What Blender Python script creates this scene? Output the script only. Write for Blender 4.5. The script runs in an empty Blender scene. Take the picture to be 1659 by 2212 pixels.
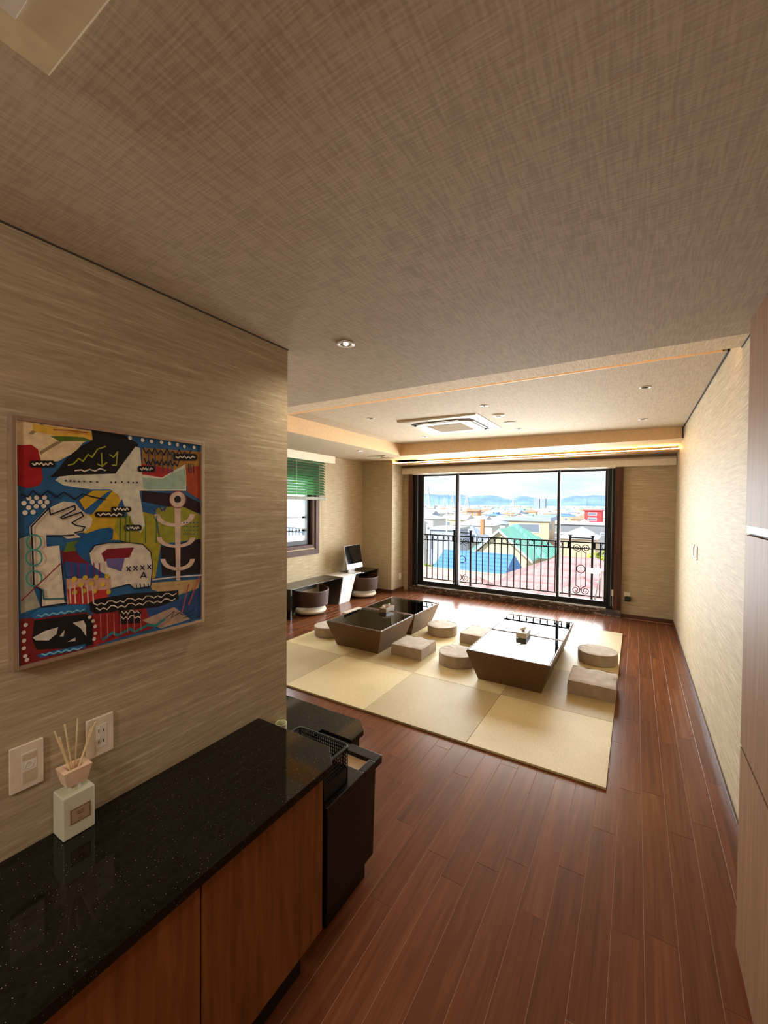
import bpy, bmesh, math, random
from mathutils import Vector, Matrix
S = bpy.context.scene
COL = S.collection
random.seed(7)
# ---------------------------------------------------------------- camera
W, H = 1659, 2212
F_PX, YAW, PITCH, ROLL = 889.3, .549621, .0181675, .0081564
EYE = Vector((0, 0, 1.6))
fw = Vector((-math.sin(YAW)*math.cos(PITCH), math.cos(YAW)*math.cos(PITCH), -math.sin(PITCH)))
rt = Vector((math.cos(YAW), math.sin(YAW), 0)); up = rt.cross(fw)
rt, up = rt*math.cos(ROLL)+up*math.sin(ROLL), up*math.cos(ROLL)-rt*math.sin(ROLL)
cam_d = bpy.data.cameras.new('camera'); cam = bpy.data.objects.new('camera', cam_d); COL.objects.link(cam)
cam.matrix_world = Matrix(((rt.x, up.x, -fw.x, EYE.x), (rt.y, up.y, -fw.y, EYE.y), (rt.z, up.z, -fw.z, EYE.z), (0, 0, 0, 1)))
cam_d.sensor_fit = 'VERTICAL'; cam_d.sensor_height = 36.0; cam_d.lens = F_PX/H*36.0
cam_d.clip_start = .02; cam_d.clip_end = 9000
S.camera = cam
# ---------------------------------------------------------------- sky
def srgb(r, g, b):
    f = lambda c: (c/255/12.92 if c/255 <= .04045 else ((c/255+.055)/1.055)**2.4)
    return (f(r), f(g), f(b), 1)
wd = bpy.data.worlds.new('sky'); S.world = wd; wd.use_nodes = True
nt = wd.node_tree; nt.nodes.clear()
tc = nt.nodes.new('ShaderNodeTexCoord'); mp = nt.nodes.new('ShaderNodeMapping'); mp.inputs['Scale'].default_value = (2.2, 2.2, 9)
nz = nt.nodes.new('ShaderNodeTexNoise'); nz.inputs['Scale'].default_value = 2.6; nz.inputs['Detail'].default_value = 7; nz.inputs['Roughness'].default_value = .55
cr = nt.nodes.new('ShaderNodeValToRGB')
cr.color_ramp.elements[0].position = .36; cr.color_ramp.elements[0].color = (.68, .84, .99, 1)
cr.color_ramp.elements[1].position = .60; cr.color_ramp.elements[1].color = (1.0, 1.0, .99, 1)
bg = nt.nodes.new('ShaderNodeBackground'); bg.inputs['Strength'].default_value = 1.0
wo = nt.nodes.new('ShaderNodeOutputWorld')
nt.links.new(tc.outputs['Generated'], mp.inputs['Vector']); nt.links.new(mp.outputs['Vector'], nz.inputs['Vector'])
nt.links.new(nz.outputs['Fac'], cr.inputs['Fac']); nt.links.new(cr.outputs['Color'], bg.inputs['Color']); nt.links.new(bg.outputs['Background'], wo.inputs['Surface'])
# ---------------------------------------------------------------- sun and added daylight lamps
def light(name, kind, loc, energy, color, rot=(0, 0, 0), parent=None, **kw):
    d = bpy.data.lights.new(name, kind); d.energy = energy; d.color = color
    for k, v in kw.items(): setattr(d, k, v)
    o = bpy.data.objects.new(name, d); COL.objects.link(o); o.location = loc; o.rotation_euler = rot
    if parent: o.parent = parent; o.location = Vector(loc)-parent.location
    return o
light('sun', 'SUN', (0, -20, 40), 5.4, (1, .98, .95), (math.radians(48), 0, math.radians(-12)), angle=math.radians(2))
light('daylight_boost_balcony', 'AREA', (-1.9, 7.9, 1.55), 1000, (.95, .99, 1.0), (math.radians(-90), 0, 0), shape='RECTANGLE', size=5.2, size_y=3.1)  # added area lamp, strengthens the daylight beyond what the sky gives
light('daylight_boost_side_window', 'AREA', (-5.25, 4.3, 1.5), 200, (.95, .99, 1.0), (math.radians(90), 0, math.radians(-90)), shape='RECTANGLE', size=1.9, size_y=1.5)  # added lamp outside the side window, boosts its daylight
# ---------------------------------------------------------------- view
vs = S.view_settings; vs.view_transform = 'Standard'; vs.look = 'None'; vs.exposure = .26; vs.gamma = 1; vs.use_curve_mapping = False

# ================================================================ helpers
class G:
    """collects geometry in world (or local) coordinates and links it as one mesh object"""
    def __init__(s): s.v = []; s.f = []; s.mi = []; s.cur = 0
    def add(s, vs_, fs):
        n = len(s.v); s.v += [tuple(p) for p in vs_]
        for f in fs: s.f.append([n+i for i in f]); s.mi.append(s.cur)
        return s
    def box(s, x0, x1, y0, y1, z0, z1):
        return s.add([(x0, y0, z0), (x1, y0, z0), (x1, y1, z0), (x0, y1, z0), (x0, y0, z1), (x1, y0, z1), (x1, y1, z1), (x0, y1, z1)],
                     [(0, 3, 2, 1), (4, 5, 6, 7), (0, 1, 5, 4), (1, 2, 6, 5), (2, 3, 7, 6), (3, 0, 4, 7)])
    def hexa(s, lo, hi):
        n = len(lo)
        return s.add(list(lo)+list(hi), [tuple(range(n))[::-1], tuple(range(n, 2*n))]+[(i, (i+1) % n, n+(i+1) % n, n+i) for i in range(n)])
    def prism(s, pts, axis, a, b):
        def p3(p, t): return (t, p[0], p[1]) if axis == 'X' else (p[0], t, p[1]) if axis == 'Y' else (p[0], p[1], t)
        return s.hexa([p3(p, a) for p in pts], [p3(p, b) for p in pts])
    def tube(s, pts, r, n=8, closed=False, r2=None):
        pts = [Vector(p) for p in pts]; m = len(pts); rings = []
        prev = None
        for i, p in enumerate(pts):
            if closed: t = pts[(i+1) % m]-pts[i-1]
            else: t = pts[min(i+1, m-1)]-pts[max(i-1, 0)]
            t.normalize()
            a = Vector((0, 0, 1)) if abs(t.z) < .9 else Vector((1, 0, 0))
            if prev is None: u = t.cross(a).normalized()
            else:
                u = prev-t*prev.dot(t)
                u = u.normalized() if u.length > 1e-6 else t.cross(a).normalized()
            prev = u; w = t.cross(u)
            rr = r if r2 is None else r+(r2-r)*i/(m-1)
            rings.append([p+(u*math.cos(2*math.pi*k/n)+w*math.sin(2*math.pi*k/n))*rr for k in range(n)])
        vs_ = [q for g in rings for q in g]; fs = []
        for i in range(m if closed else m-1):
            j = (i+1) % m
            for k in range(n): fs.append((i*n+k, i*n+(k+1) % n, j*n+(k+1) % n, j*n+k))
        if not closed: fs += [tuple(range(n))[::-1], tuple((m-1)*n+k for k in range(n))]
        return s.add(vs_, fs)
    def lathe(s, prof, c=(0, 0, 0), n=32, ang=2*math.pi, a0=0):
        m = len(prof); full = ang > 6.28; cnt = n if full else n+1; vs_ = []; fs = []
        for k in range(cnt):
            a = a0+ang*k/n
            for r, z in prof: vs_.append((c[0]+r*math.cos(a), c[1]+r*math.sin(a), c[2]+z))
        for k in range(n):
            j = (k+1) % cnt
            for i in range(m-1): fs.append((k*m+i, j*m+i, j*m+i+1, k*m+i+1))
        return s.add(vs_, fs)
    def disc(s, c, r, n=24, z=0, up_=True, ys=1):
        vs_ = [(c[0]+r*math.cos(2*math.pi*k/n), c[1]+r*ys*math.sin(2*math.pi*k/n), z) for k in range(n)]
        return s.add(vs_, [tuple(range(n)) if up_ else tuple(range(n))[::-1]])
    def xf(s, m):
        s.v = [tuple(m @ Vector(p)) for p in s.v]; return s
    def mesh(s, name, mats, bevel=0, smooth=False, off=(0, 0, 0), seg=2, fix=True):
        me = bpy.data.meshes.new(name); o = Vector(off)
        me.from_pydata([tuple(Vector(p)-o) for p in s.v], [], s.f)
        mats = mats if isinstance(mats, (list, tuple)) else [mats]
        for m in mats: me.materials.append(m)
        for pl, mi in zip(me.polygons, s.mi): pl.material_index = mi
        if bevel or fix:
            bm = bmesh.new(); bm.from_mesh(me)
            if fix: bmesh.ops.recalc_face_normals(bm, faces=bm.faces)
            if bevel: bmesh.ops.bevel(bm, geom=[e for e in bm.edges if len(e.link_faces) == 2 and e.calc_face_angle(0) > .5], offset=bevel, segments=seg, profile=.6, affect='EDGES', clamp_overlap=True)
            bm.to_mesh(me); bm.free()
        if smooth:
            me.shade_smooth() if hasattr(me, 'shade_smooth') else None
            me.set_sharp_from_angle(angle=math.radians(40))
        return me
    def obj(s, name, mats, parent=None, **kw):
        off = kw.pop('off', None)
        if off is None:
            off = Vector((0, 0, 0)); q = parent
            while q is not None: off = off+Vector(q.location); q = q.parent
        o = bpy.data.objects.new(name, s.mesh(name, mats, off=off, **kw)); COL.objects.link(o)
        if parent is not None: o.parent = parent
        return o
def tag(o, label=None, cat=None, group=None, kind=None):
    if label: o['label'] = label
    if cat: o['category'] = cat
    if group: o['group'] = group
    if kind: o['kind'] = kind
    return o
def thing(name, label, cat, loc=(0, 0, 0), group=None, kind=None):
    o = bpy.data.objects.new(name, None); COL.objects.link(o); o.location = loc; o.empty_display_size = .05
    return tag(o, label, cat, group, kind)
def copy_tree(o, parent=None):
    c = o.copy(); COL.objects.link(c)
    if parent is not None: c.parent = parent
    for ch in o.children: copy_tree(ch, c)
    return c
def struct(o, label=None): o['kind'] = 'structure'; (label and tag(o, label)); return o
def P(px, py, Y):
    """world point at depth Y for a spot measured on the photograph (used to survey the town outside)"""
    r = rt*((px-W/2)/F_PX)-up*((py-H/2)/F_PX)+fw
    return EYE+r*(Y/r.y)

# ================================================================ materials
class N:
    def __init__(s, name):
        s.m = bpy.data.materials.new(name); s.m.use_nodes = True; s.t = s.m.node_tree; s.t.nodes.clear()
        s.out = s.n('ShaderNodeOutputMaterial')
    def n(s, k, **kw):
        d = s.t.nodes.new(k)
        for a, b in kw.items(): setattr(d, a, b)
        return d
    def l(s, a, b): s.t.links.new(a, b)
    def pos(s, scale, obj=False, rot=(0, 0, 0)):
        g = s.n('ShaderNodeTexCoord').outputs['Object'] if obj else s.n('ShaderNodeNewGeometry').outputs['Position']
        m = s.n('ShaderNodeMapping'); m.inputs['Scale'].default_value = scale; m.inputs['Rotation'].default_value = rot
        s.l(g, m.inputs['Vector']); return m.outputs['Vector']
    def noise(s, vec, scale=1, det=3, rough=.5, dist=0):
        d = s.n('ShaderNodeTexNoise'); d.inputs['Scale'].default_value = scale; d.inputs['Detail'].default_value = det; d.inputs['Roughness'].default_value = rough; d.inputs['Distortion'].default_value = dist
        s.l(vec, d.inputs['Vector']); return d.outputs['Fac']
    def ramp(s, fac, stops):
        d = s.n('ShaderNodeValToRGB'); e = d.color_ramp.elements
        while len(e) < len(stops): e.new(.5)
        for q, (p, c) in zip(e, stops): q.position = p; q.color = c if len(c) == 4 else (*c, 1)
        s.l(fac, d.inputs['Fac']); return d.outputs['Color']
    def math(s, op, a, b=0.):
        d = s.n('ShaderNodeMath', operation=op)
        for i, x in enumerate((a, b)):
            if isinstance(x, (int, float)): d.inputs[i].default_value = x
            else: s.l(x, d.inputs[i])
        return d.outputs[0]
    def mix(s, fac, a, b, mode='MIX'):
        d = s.n('ShaderNodeMix', data_type='RGBA', blend_type=mode)
        for i, x in ((0, fac), (6, a), (7, b)):
            if isinstance(x, (int, float)): d.inputs[i].default_value = x
            elif isinstance(x, tuple): d.inputs[i].default_value = x
            else: s.l(x, d.inputs[i])
        return d.outputs[2]
    def bump(s, h, strength=.2, dist=.002):
        d = s.n('ShaderNodeBump'); d.inputs['Strength'].default_value = strength; d.inputs['Distance'].default_value = dist
        s.l(h, d.inputs['Height']); return d.outputs['Normal']
    def bsdf(s, col, rough=.5, spec=.5, metal=0, normal=None, **kw):
        b = s.n('ShaderNodeBsdfPrincipled')
        for k, x in (('Base Color', col), ('Roughness', rough), ('Specular IOR Level', spec), ('Metallic', metal)):
            if isinstance(x, (int, float, tuple)): b.inputs[k].default_value = x
            else: s.l(x, b.inputs[k])
        for k, x in kw.items(): b.inputs[k.replace('_', ' ')].default_value = x
        if normal is not None: s.l(normal, b.inputs['Normal'])
        s.l(b.outputs[0], s.out.inputs['Surface']); return s.m
def plain(name, col, rough=.5, spec=.5, metal=0, var=.06, scale=30, **kw):
    n = N(name); f = n.noise(n.pos((scale,)*3), 1, 3)
    c0 = tuple(x*(1-var) for x in col[:3])+(1,); c1 = tuple(min(x*(1+var), 1) for x in col[:3])+(1,)
    return n.bsdf(n.ramp(f, [(.3, c0), (.7, c1)]), rough, spec, metal, **kw)
def emit(name, col, strength):
    n = N(name); e = n.n('ShaderNodeEmission'); e.inputs['Color'].default_value = (*col[:3], 1); e.inputs['Strength'].default_value = strength
    n.l(e.outputs[0], n.out.inputs['Surface']); return n.m
def glass(name, tint=(.95, .97, .96), ior=1.5, gl=(1, 1, 1), rough=0.0):
    n = N(name); t = n.n('ShaderNodeBsdfTransparent'); t.inputs['Color'].default_value = (*tint, 1)
    g = n.n('ShaderNodeBsdfGlossy'); g.inputs['Roughness'].default_value = rough; g.inputs['Color'].default_value = (*gl, 1)
    fr = n.n('ShaderNodeFresnel'); fr.inputs['IOR'].default_value = ior
    mx = n.n('ShaderNodeMixShader'); n.l(fr.outputs[0], mx.inputs[0]); n.l(t.outputs[0], mx.inputs[1]); n.l(g.outputs[0], mx.inputs[2])
    n.l(mx.outputs[0], n.out.inputs['Surface']); return n.m
def wallpaper(name, dark, mid, light_, shine=.35):
    n = N(name)
    a = n.noise(n.pos((5, 5, 120)), 1, 2, .5, .15)       # short brushed bands
    b = n.noise(n.pos((30, 30, 520)), 1, 2, .5)        # fine threads
    c = n.ramp(a, [(.36, dark), (.52, mid), (.60, mid), (.70, light_)])
    c = n.mix(.38, c, n.ramp(b, [(.3, (.62, .60, .57, 1)), (.7, (1.3, 1.3, 1.3, 1))]), 'MULTIPLY')
    return n.bsdf(c, .62, .12, normal=n.bump(a, .06, .001))
M = {}
M['wall'] = wallpaper('wallpaper_brushed_beige', srgb(164, 147, 119), srgb(177, 161, 133), srgb(195, 181, 154))
def ceil_mat(name, d, l):
    n = N(name)
    a = n.noise(n.pos((170, 15, 1)), 1, 1, .4); b = n.noise(n.pos((15, 190, 1)), 1, 1, .4)
    f = n.math('ADD', n.math('MULTIPLY', a, .58), n.math('MULTIPLY', b, .42))
    return n.bsdf(n.ramp(f, [(.38, d), (.62, l)]), .8, .2, normal=n.bump(f, .35, .002))
M['ceil'] = ceil_mat('ceiling_woven_taupe', srgb(172, 153, 129), srgb(190, 172, 146))
M['ceil_lit'] = ceil_mat('ceiling_woven_taupe_lit', srgb(200, 176, 144), srgb(224, 202, 170))  # lighter copy of the taupe weave; the band's brighter light is in the colour
M['riser'] = plain('riser_cream_paint', srgb(220, 184, 138), .6)
def wood(name, stops, scale=(45, 2.2, 45), rough=.3, spec=.5, coat=0, rnd=True, var=.35):
    n = N(name); oi = n.n('ShaderNodeObjectInfo')
    v = n.n('ShaderNodeVectorMath', operation='ADD'); n.l(n.pos(scale), v.inputs[0])
    sc = n.math('MULTIPLY', oi.outputs['Random'], 57.); cb = n.n('ShaderNodeCombineXYZ')
    for i in range(3): n.l(sc, cb.inputs[i])
    n.l(cb.outputs[0], v.inputs[1])
    f = n.noise(v.outputs[0], 1, 5, .6, .6)
    c = n.ramp(f, stops)
    if rnd: c = n.mix(1., c, n.ramp(oi.outputs['Random'], [(0, (1-var,)*3), (1, (1+var*.6,)*3)]), 'MULTIPLY')
    return n.bsdf(c, rough, spec, normal=n.bump(f, .06, .001), Coat_Weight=coat, Coat_Roughness=.12)
M['plank'] = wood('floor_varnished_cherry', [(.3, srgb(92, 51, 29)), (.55, srgb(110, 63, 37)), (.8, srgb(128, 78, 47))], (40, 1.6, 40), .24, .22, .0, var=.16)
M['slab'] = plain('floor_joint_filler', srgb(176, 128, 98), .6)
M['base_dark'] = wood('baseboard_dark_wood', [(.3, srgb(58, 30, 22)), (.7, srgb(92, 54, 38))], (2, 2, 40), .35, rnd=False)
M['casing'] = wood('window_casing_walnut', [(.3, srgb(52, 31, 24)), (.7, srgb(92, 58, 44))], (40, 40, 2), .5, .2, rnd=False)
M['closet'] = wood('closet_oak_veneer', [(.3, srgb(120, 86, 60)), (.7, srgb(146, 110, 80))], (60, 60, 2.2), .55, .06, rnd=False)
M['door_wood'] = wood('cabinet_teak_veneer', [(.3, srgb(104, 60, 26)), (.7, srgb(142, 90, 44))], (60, 40, 3), .4, .4, rnd=False)
M['black_alu'] = plain('window_black_aluminium', srgb(14, 14, 15), .4, .25, 0)
M['alu'] = plain('window_silver_edge', srgb(112, 114, 130), .45, .3, .3)
M['glass'] = glass('window_clear_glass', (.985, .99, .99), 1.18)
def granite(name, base, speck, amt=.78):
    n = N(name); v = n.n('ShaderNodeTexVoronoi'); v.inputs['Scale'].default_value = 350
    n.l(n.pos((1, 1, 1)), v.inputs['Vector'])
    b = n.noise(n.pos((90, 90, 90)), 1, 4)
    s1 = n.n('ShaderNodeSeparateColor'); n.l(v.outputs['Color'], s1.inputs[0])
    near = n.math('LESS_THAN', v.outputs['Distance'], .22); pick = n.math('GREATER_THAN', s1.outputs[0], amt)
    c = n.mix(n.math('MULTIPLY', near, pick), n.ramp(b, [(.35, tuple(x*.6 for x in base[:3])+(1,)), (.7, tuple(x*1.5 for x in base[:3])+(1,))]), speck)
    return n.bsdf(c, .06, .3)
M['granite'] = granite('counter_black_galaxy_granite', srgb(20, 19, 15), srgb(205, 196, 168), .962)
n = N('sill_emperador_marble'); a = n.noise(n.pos((9, 9, 30)), 1, 8, .62, 1.2)
M['marble'] = n.bsdf(n.ramp(a, [(.42, srgb(46, 36, 30)), (.56, srgb(84, 66, 54)), (.63, srgb(150, 132, 118)), (.68, srgb(70, 54, 44))]), .12, .5)
def tatami(name, c0, c1, along):
    n = N(name)
    w1 = n.n('ShaderNodeTexWave', wave_type='BANDS', bands_direction='X' if along == 'Y' else 'Y'); w1.inputs['Scale'].default_value = 38; w1.inputs['Distortion'].default_value = .6; w1.inputs['Detail'].default_value = 1
    n.l(n.pos((1, 1, 1)), w1.inputs['Vector'])
    nn = n.noise(n.pos((260, 26, 1) if along == 'Y' else (26, 260, 1)), 1, 3); big = n.noise(n.pos((3, 3, 1)), 1, 2)
    f = n.math('ADD', n.math('MULTIPLY', nn, .55), n.math('ADD', n.math('MULTIPLY', w1.outputs['Fac'], .2), n.math('MULTIPLY', big, .25)))
    return n.bsdf(n.ramp(f, [(.3, c0), (.7, c1)]), .55, .35, normal=n.bump(f, .25, .001))
M['tat_a'] = tatami('tatami_rush_weave_lengthwise', srgb(188, 166, 116), srgb(218, 200, 152), 'Y')
M['tat_b'] = tatami('tatami_rush_weave_crosswise', srgb(162, 142, 98), srgb(192, 172, 126), 'X')
def wicker(name, c0, c1, s=1.0):
    n = N(name); g = n.pos((1, 1, 1), True); sp = n.n('ShaderNodeSeparateXYZ'); n.l(g, sp.inputs[0])
    hz = n.math('ADD', sp.outputs[0], sp.outputs[1])
    a = n.math('SINE', n.math('MULTIPLY', hz, 420*s)); b = n.math('SINE', n.math('MULTIPLY', n.math('ADD', sp.outputs[2], n.math('MULTIPLY', n.math('SUBTRACT', sp.outputs[0], sp.outputs[1]), .35)), 520*s))
    f = n.math('ADD', n.math('MULTIPLY', n.math('MULTIPLY', a, b), .5), .5)
    nn = n.noise(n.pos((40, 40, 40), True), 1, 3)
    f2 = n.math('ADD', n.math('MULTIPLY', f, .75), n.math('MULTIPLY', nn, .25))
    return n.bsdf(n.ramp(f2, [(.2, c0), (.8, c1)]), .48, .4, normal=n.bump(f, .6, .003))
M['wicker'] = wicker('wicker_brown_resin', srgb(54, 35, 19), srgb(128, 90, 55))
M['wicker_d'] = wicker('wicker_dark_resin', srgb(32, 19, 12), srgb(82, 52, 34), 1.0)
M['wicker_lit'] = wicker('wicker_inside_lit', srgb(104, 80, 52), srgb(176, 144, 104))  # lighter copy of the wicker; light falling inside is put into the colour
M['table_glass'] = glass('table_tempered_glass', (.90, .95, .93), 1.6, (.7, .73, .75))
def fabric(name, c0, c1):
    n = N(name); a = n.noise(n.pos((420, 420, 420)), 1, 2); b = n.noise(n.pos((14, 14, 14), True), 1, 3)
    return n.bsdf(n.mix(.5, n.ramp(a, [(.3, c0), (.7, c1)]), n.ramp(b, [(.3, c0), (.7, c1)])), .85, .2, normal=n.bump(n.math('ADD', n.math('MULTIPLY', a, .3), b), .35, .006), Sheen_Weight=.2)
M['cush'] = fabric('cushion_taupe_canvas', srgb(142, 124, 104), srgb(178, 160, 138))
M['cush_w'] = fabric('seat_pad_cream', srgb(206, 194, 170), srgb(232, 222, 202))
M['white'] = plain('white_gloss_laminate', srgb(238, 234, 230), .35, var=.01)
M['plastic'] = plain('ivory_plastic', srgb(222, 208, 186), .4)
M['plastic_w'] = plain('white_plastic', srgb(222, 214, 200), .45)
M['black_gl'] = plain('black_back_painted_glass', srgb(14, 13, 14), .05, .6)
M['desk_side'] = plain('desk_dark_grey_lacquer', srgb(62, 54, 48), .3)
M['black'] = plain('black_matte_plastic', srgb(16, 15, 15), .45)
M['bin'] = plain('bin_black_brown_lacquer', srgb(15, 10, 9), .3, .35)
M['tan'] = plain('bin_tan_liner', srgb(196, 164, 128), .6)
M['iron'] = plain('railing_black_iron', (.0025, .0022, .0022), .7, .06, 0)
M['dark'] = plain('shadow_gap_black', srgb(20, 14, 12), .7)
M['chrome'] = plain('chrome', srgb(210, 208, 204), .12, .5, 1, .02)
M['alu_frame'] = plain('picture_frame_brushed_silver', srgb(205, 190, 172), .28, .5, .85, .03)
M['slot'] = plain('socket_slot_dark', srgb(40, 34, 28), .6)
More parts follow.
